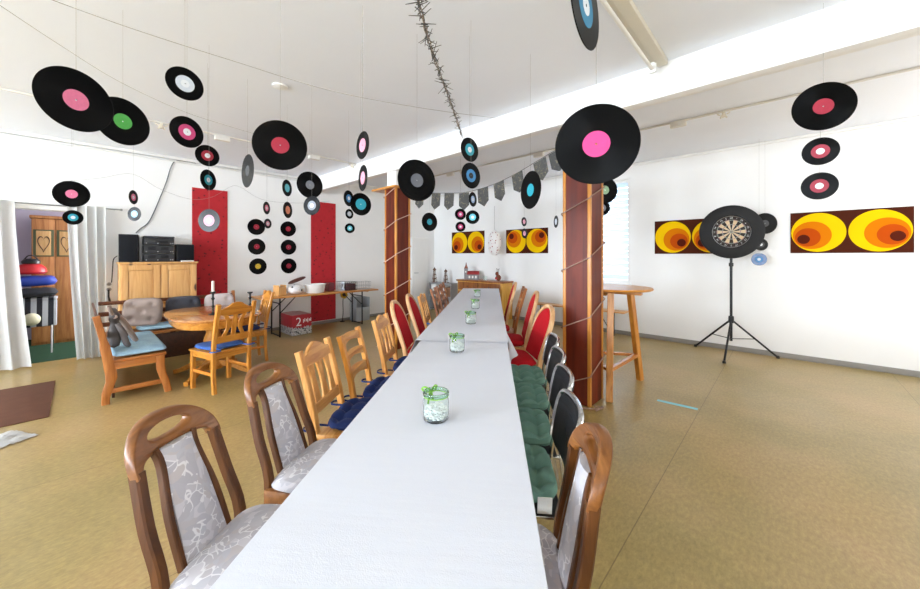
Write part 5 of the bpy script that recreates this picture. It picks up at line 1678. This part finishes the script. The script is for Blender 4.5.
record((-5.725, 3.291, 1.946), 1.226, 'S', 'cyan', 'w', 'k', 'tiny record with cyan label, lowest of the group beside the pillar', 0.080)
record((-1.961, 1.662, 1.997), 1.312, 'L', 'greyfoil', '', 'g', 'large dark grey record with foil label in front of the pillar', 0.908)
record((-4.249, 3.867, 2.003), 1.422, 'L', 'teal', '', 'k', 'record with teal label hanging before the white door', 0.962)
record((-3.707, 4.017, 2.096), 0.976, 'S', 'rose', 'w', 'r', 'tiny record with rose label, upper of two above the poster over the toy church', 0.932)
record((-4.106, 4.451, 1.953), 0.943, 'S', 'rose', 'w', 'r', 'tiny record with rose label touching the top of the poster over the toy church', 1.075)
record((-2.944, 3.419, 1.946), 0.711, 'S', 'cyan', 'w', 'k', 'tiny record with cyan label beside the two rose ones', 0.737)
record((-1.696, 1.937, 2.225), 1.470, 'S', 'teal', 'w', 'k', 'small record with teal label at the end of the twig garland', 0.742)
record((-1.577, 1.815, 1.997), 1.468, 'S', 'blue', 'b', 'k', 'small record with blue label directly under the teal one', 0.971)
record((-2.760, 3.210, 2.128), 1.716, 'S', 'paleblue', 'w', 'k', 'small turned record with pale blue label in the middle of the pennants', 0.839)
record((-1.496, 2.443, 1.975), -0.462, 'L', 'teal', '', 'k', 'record with teal label hanging in front of the pennants', 0.930)
record((-3.625, 5.695, 2.095), 1.543, 'S', 'palepink', '', 'k', 'tiny record with pale pink label above the orange poster with top dots', 0.932)
record((-3.367, 5.300, 1.845), 1.565, 'S', 'palepink', '', 'k', 'tiny record with pale pink label overlapping the top edge of the orange poster', 1.182)
record((-0.315, 0.735, 1.984), 1.643, 'S', 'bluebig', 'w', 'k', 'small record with blue label cut off by the top edge, beside the ceiling lamp', 0.984)
record((-0.524, 1.319, 1.870), 0.378, 'L', 'hotpink', '', 'k', 'large record with hot pink label hanging in front of the brown pillar', 1.035)
record((-1.510, 4.052, 2.198), 0.866, 'L', 'mint', '', 'k', 'large record with mint label half behind the pillar by the window', 0.767)
record((-1.581, 4.149, 2.010), 0.364, 'S', 'silver', 'w', 'k', 'small dark record below the mint-labelled one by the window', 0.000)
record((0.171, 3.208, 2.399), 0.145, 'L', 'crimson', '', 'k', 'large record with crimson label hanging above two smaller ones before the bare wall', 0.506)
record((0.159, 3.229, 2.121), -0.049, 'S', 'crimson', 'w', 'k', 'small record with crimson label and white centre, middle of three before the bare wall', 0.040)
record((0.156, 3.261, 1.904), -0.048, 'S', 'crimson', 'w', 'k', 'small record with crimson label and white centre, lowest of three above the orange poster', 0.042)
record((-0.228, 6.709, 1.918), 0.484, 'L', 'grey', '', 'k', 'black record peeping out behind the upper edge of the dartboard surround', 1.047)
record((-0.271, 6.696, 1.616), 0.522, 'S', 'grey', 'w', 'k', 'small black record peeping out behind the lower edge of the dartboard surround', 0.064)
record((-0.286, 6.546, 1.403), 0.044, 'S', 'blue', 'w', 'b', 'small shiny blue record hanging below the dartboard', 1.624)
record((-2.397, 4.593, 1.936), -0.729, 'S', 'white', 'w', 's', 'small record with painted silver sheen turned edge on beside the pillar above the bench', 1.092)
record((-7.294, 2.265, 1.995), 1.571, 'L', 'crimson', '', 'k', 'dark record with crimson label, top of the column beside the spotted bag', 0, 'records pinned to the wall in two columns')
record((-7.294, 2.272, 1.626), 1.571, 'L', 'crimson', '', 'k', 'dark record with crimson label, middle of the column with the yellow label', 0, 'records pinned to the wall in two columns')
record((-7.294, 2.293, 1.256), 1.571, 'L', 'yellow', '', 'k', 'record with yellow label at the bottom of its column on the wall', 0, 'records pinned to the wall in two columns')
record((-7.294, 2.842, 1.990), 1.571, 'L', 'crimson', '', 'k', 'dark record with crimson label, top of the column nearer the second red panel', 0, 'records pinned to the wall in two columns')
record((-7.294, 2.848, 1.626), 1.571, 'L', 'crimson', '', 'k', 'dark record with crimson label, middle of the column nearer the second red panel', 0, 'records pinned to the wall in two columns')
record((-7.294, 2.852, 1.252), 1.571, 'L', 'crimson', '', 'k', 'dark record with crimson label, bottom of the column above the white tub', 0, 'records pinned to the wall in two columns')

# ------------------------------------------------------------------ world, camera, view
w = bpy.data.worlds.new('world')
S.world = w
w.use_nodes = True
bg = w.node_tree.nodes['Background']
sky = w.node_tree.nodes.new('ShaderNodeTexSky')
sky.sky_type = 'HOSEK_WILKIE'
sky.sun_direction = (-.3, -.5, .8)
sky.turbidity = 6
mixs = w.node_tree.nodes.new('ShaderNodeMix')
mixs.data_type = 'RGBA'
mixs.inputs[0].default_value = .75
mixs.inputs[7].default_value = (.9, .95, 1, 1)
w.node_tree.links.new(sky.outputs[0], mixs.inputs[6])
w.node_tree.links.new(mixs.outputs[2], bg.inputs['Color'])
bg.inputs['Strength'].default_value = 2.2

cam = bpy.data.cameras.new('camera')
co = bpy.data.objects.new('camera', cam)
C.objects.link(co)
co.location = (0, 0, 1.45)
co.rotation_euler = (rad(90), 0, math.atan2(.679, .734))
cam.sensor_width = 36
cam.lens = 36 * 353 / 920
cam.shift_y = -(294.5 - 256) / 920
cam.clip_start = .05
S.camera = co
S.view_settings.view_transform = 'Standard'
S.view_settings.look = 'None'
S.view_settings.gamma = 1
S.view_settings.use_curve_mapping = False
S.view_settings.exposure = 0.3
S.cycles.use_denoising = True
S.cycles.max_bounces = 10
S.cycles.diffuse_bounces = 6
S.cycles.transmission_bounces = 8
S.cycles.sample_clamp_indirect = 8
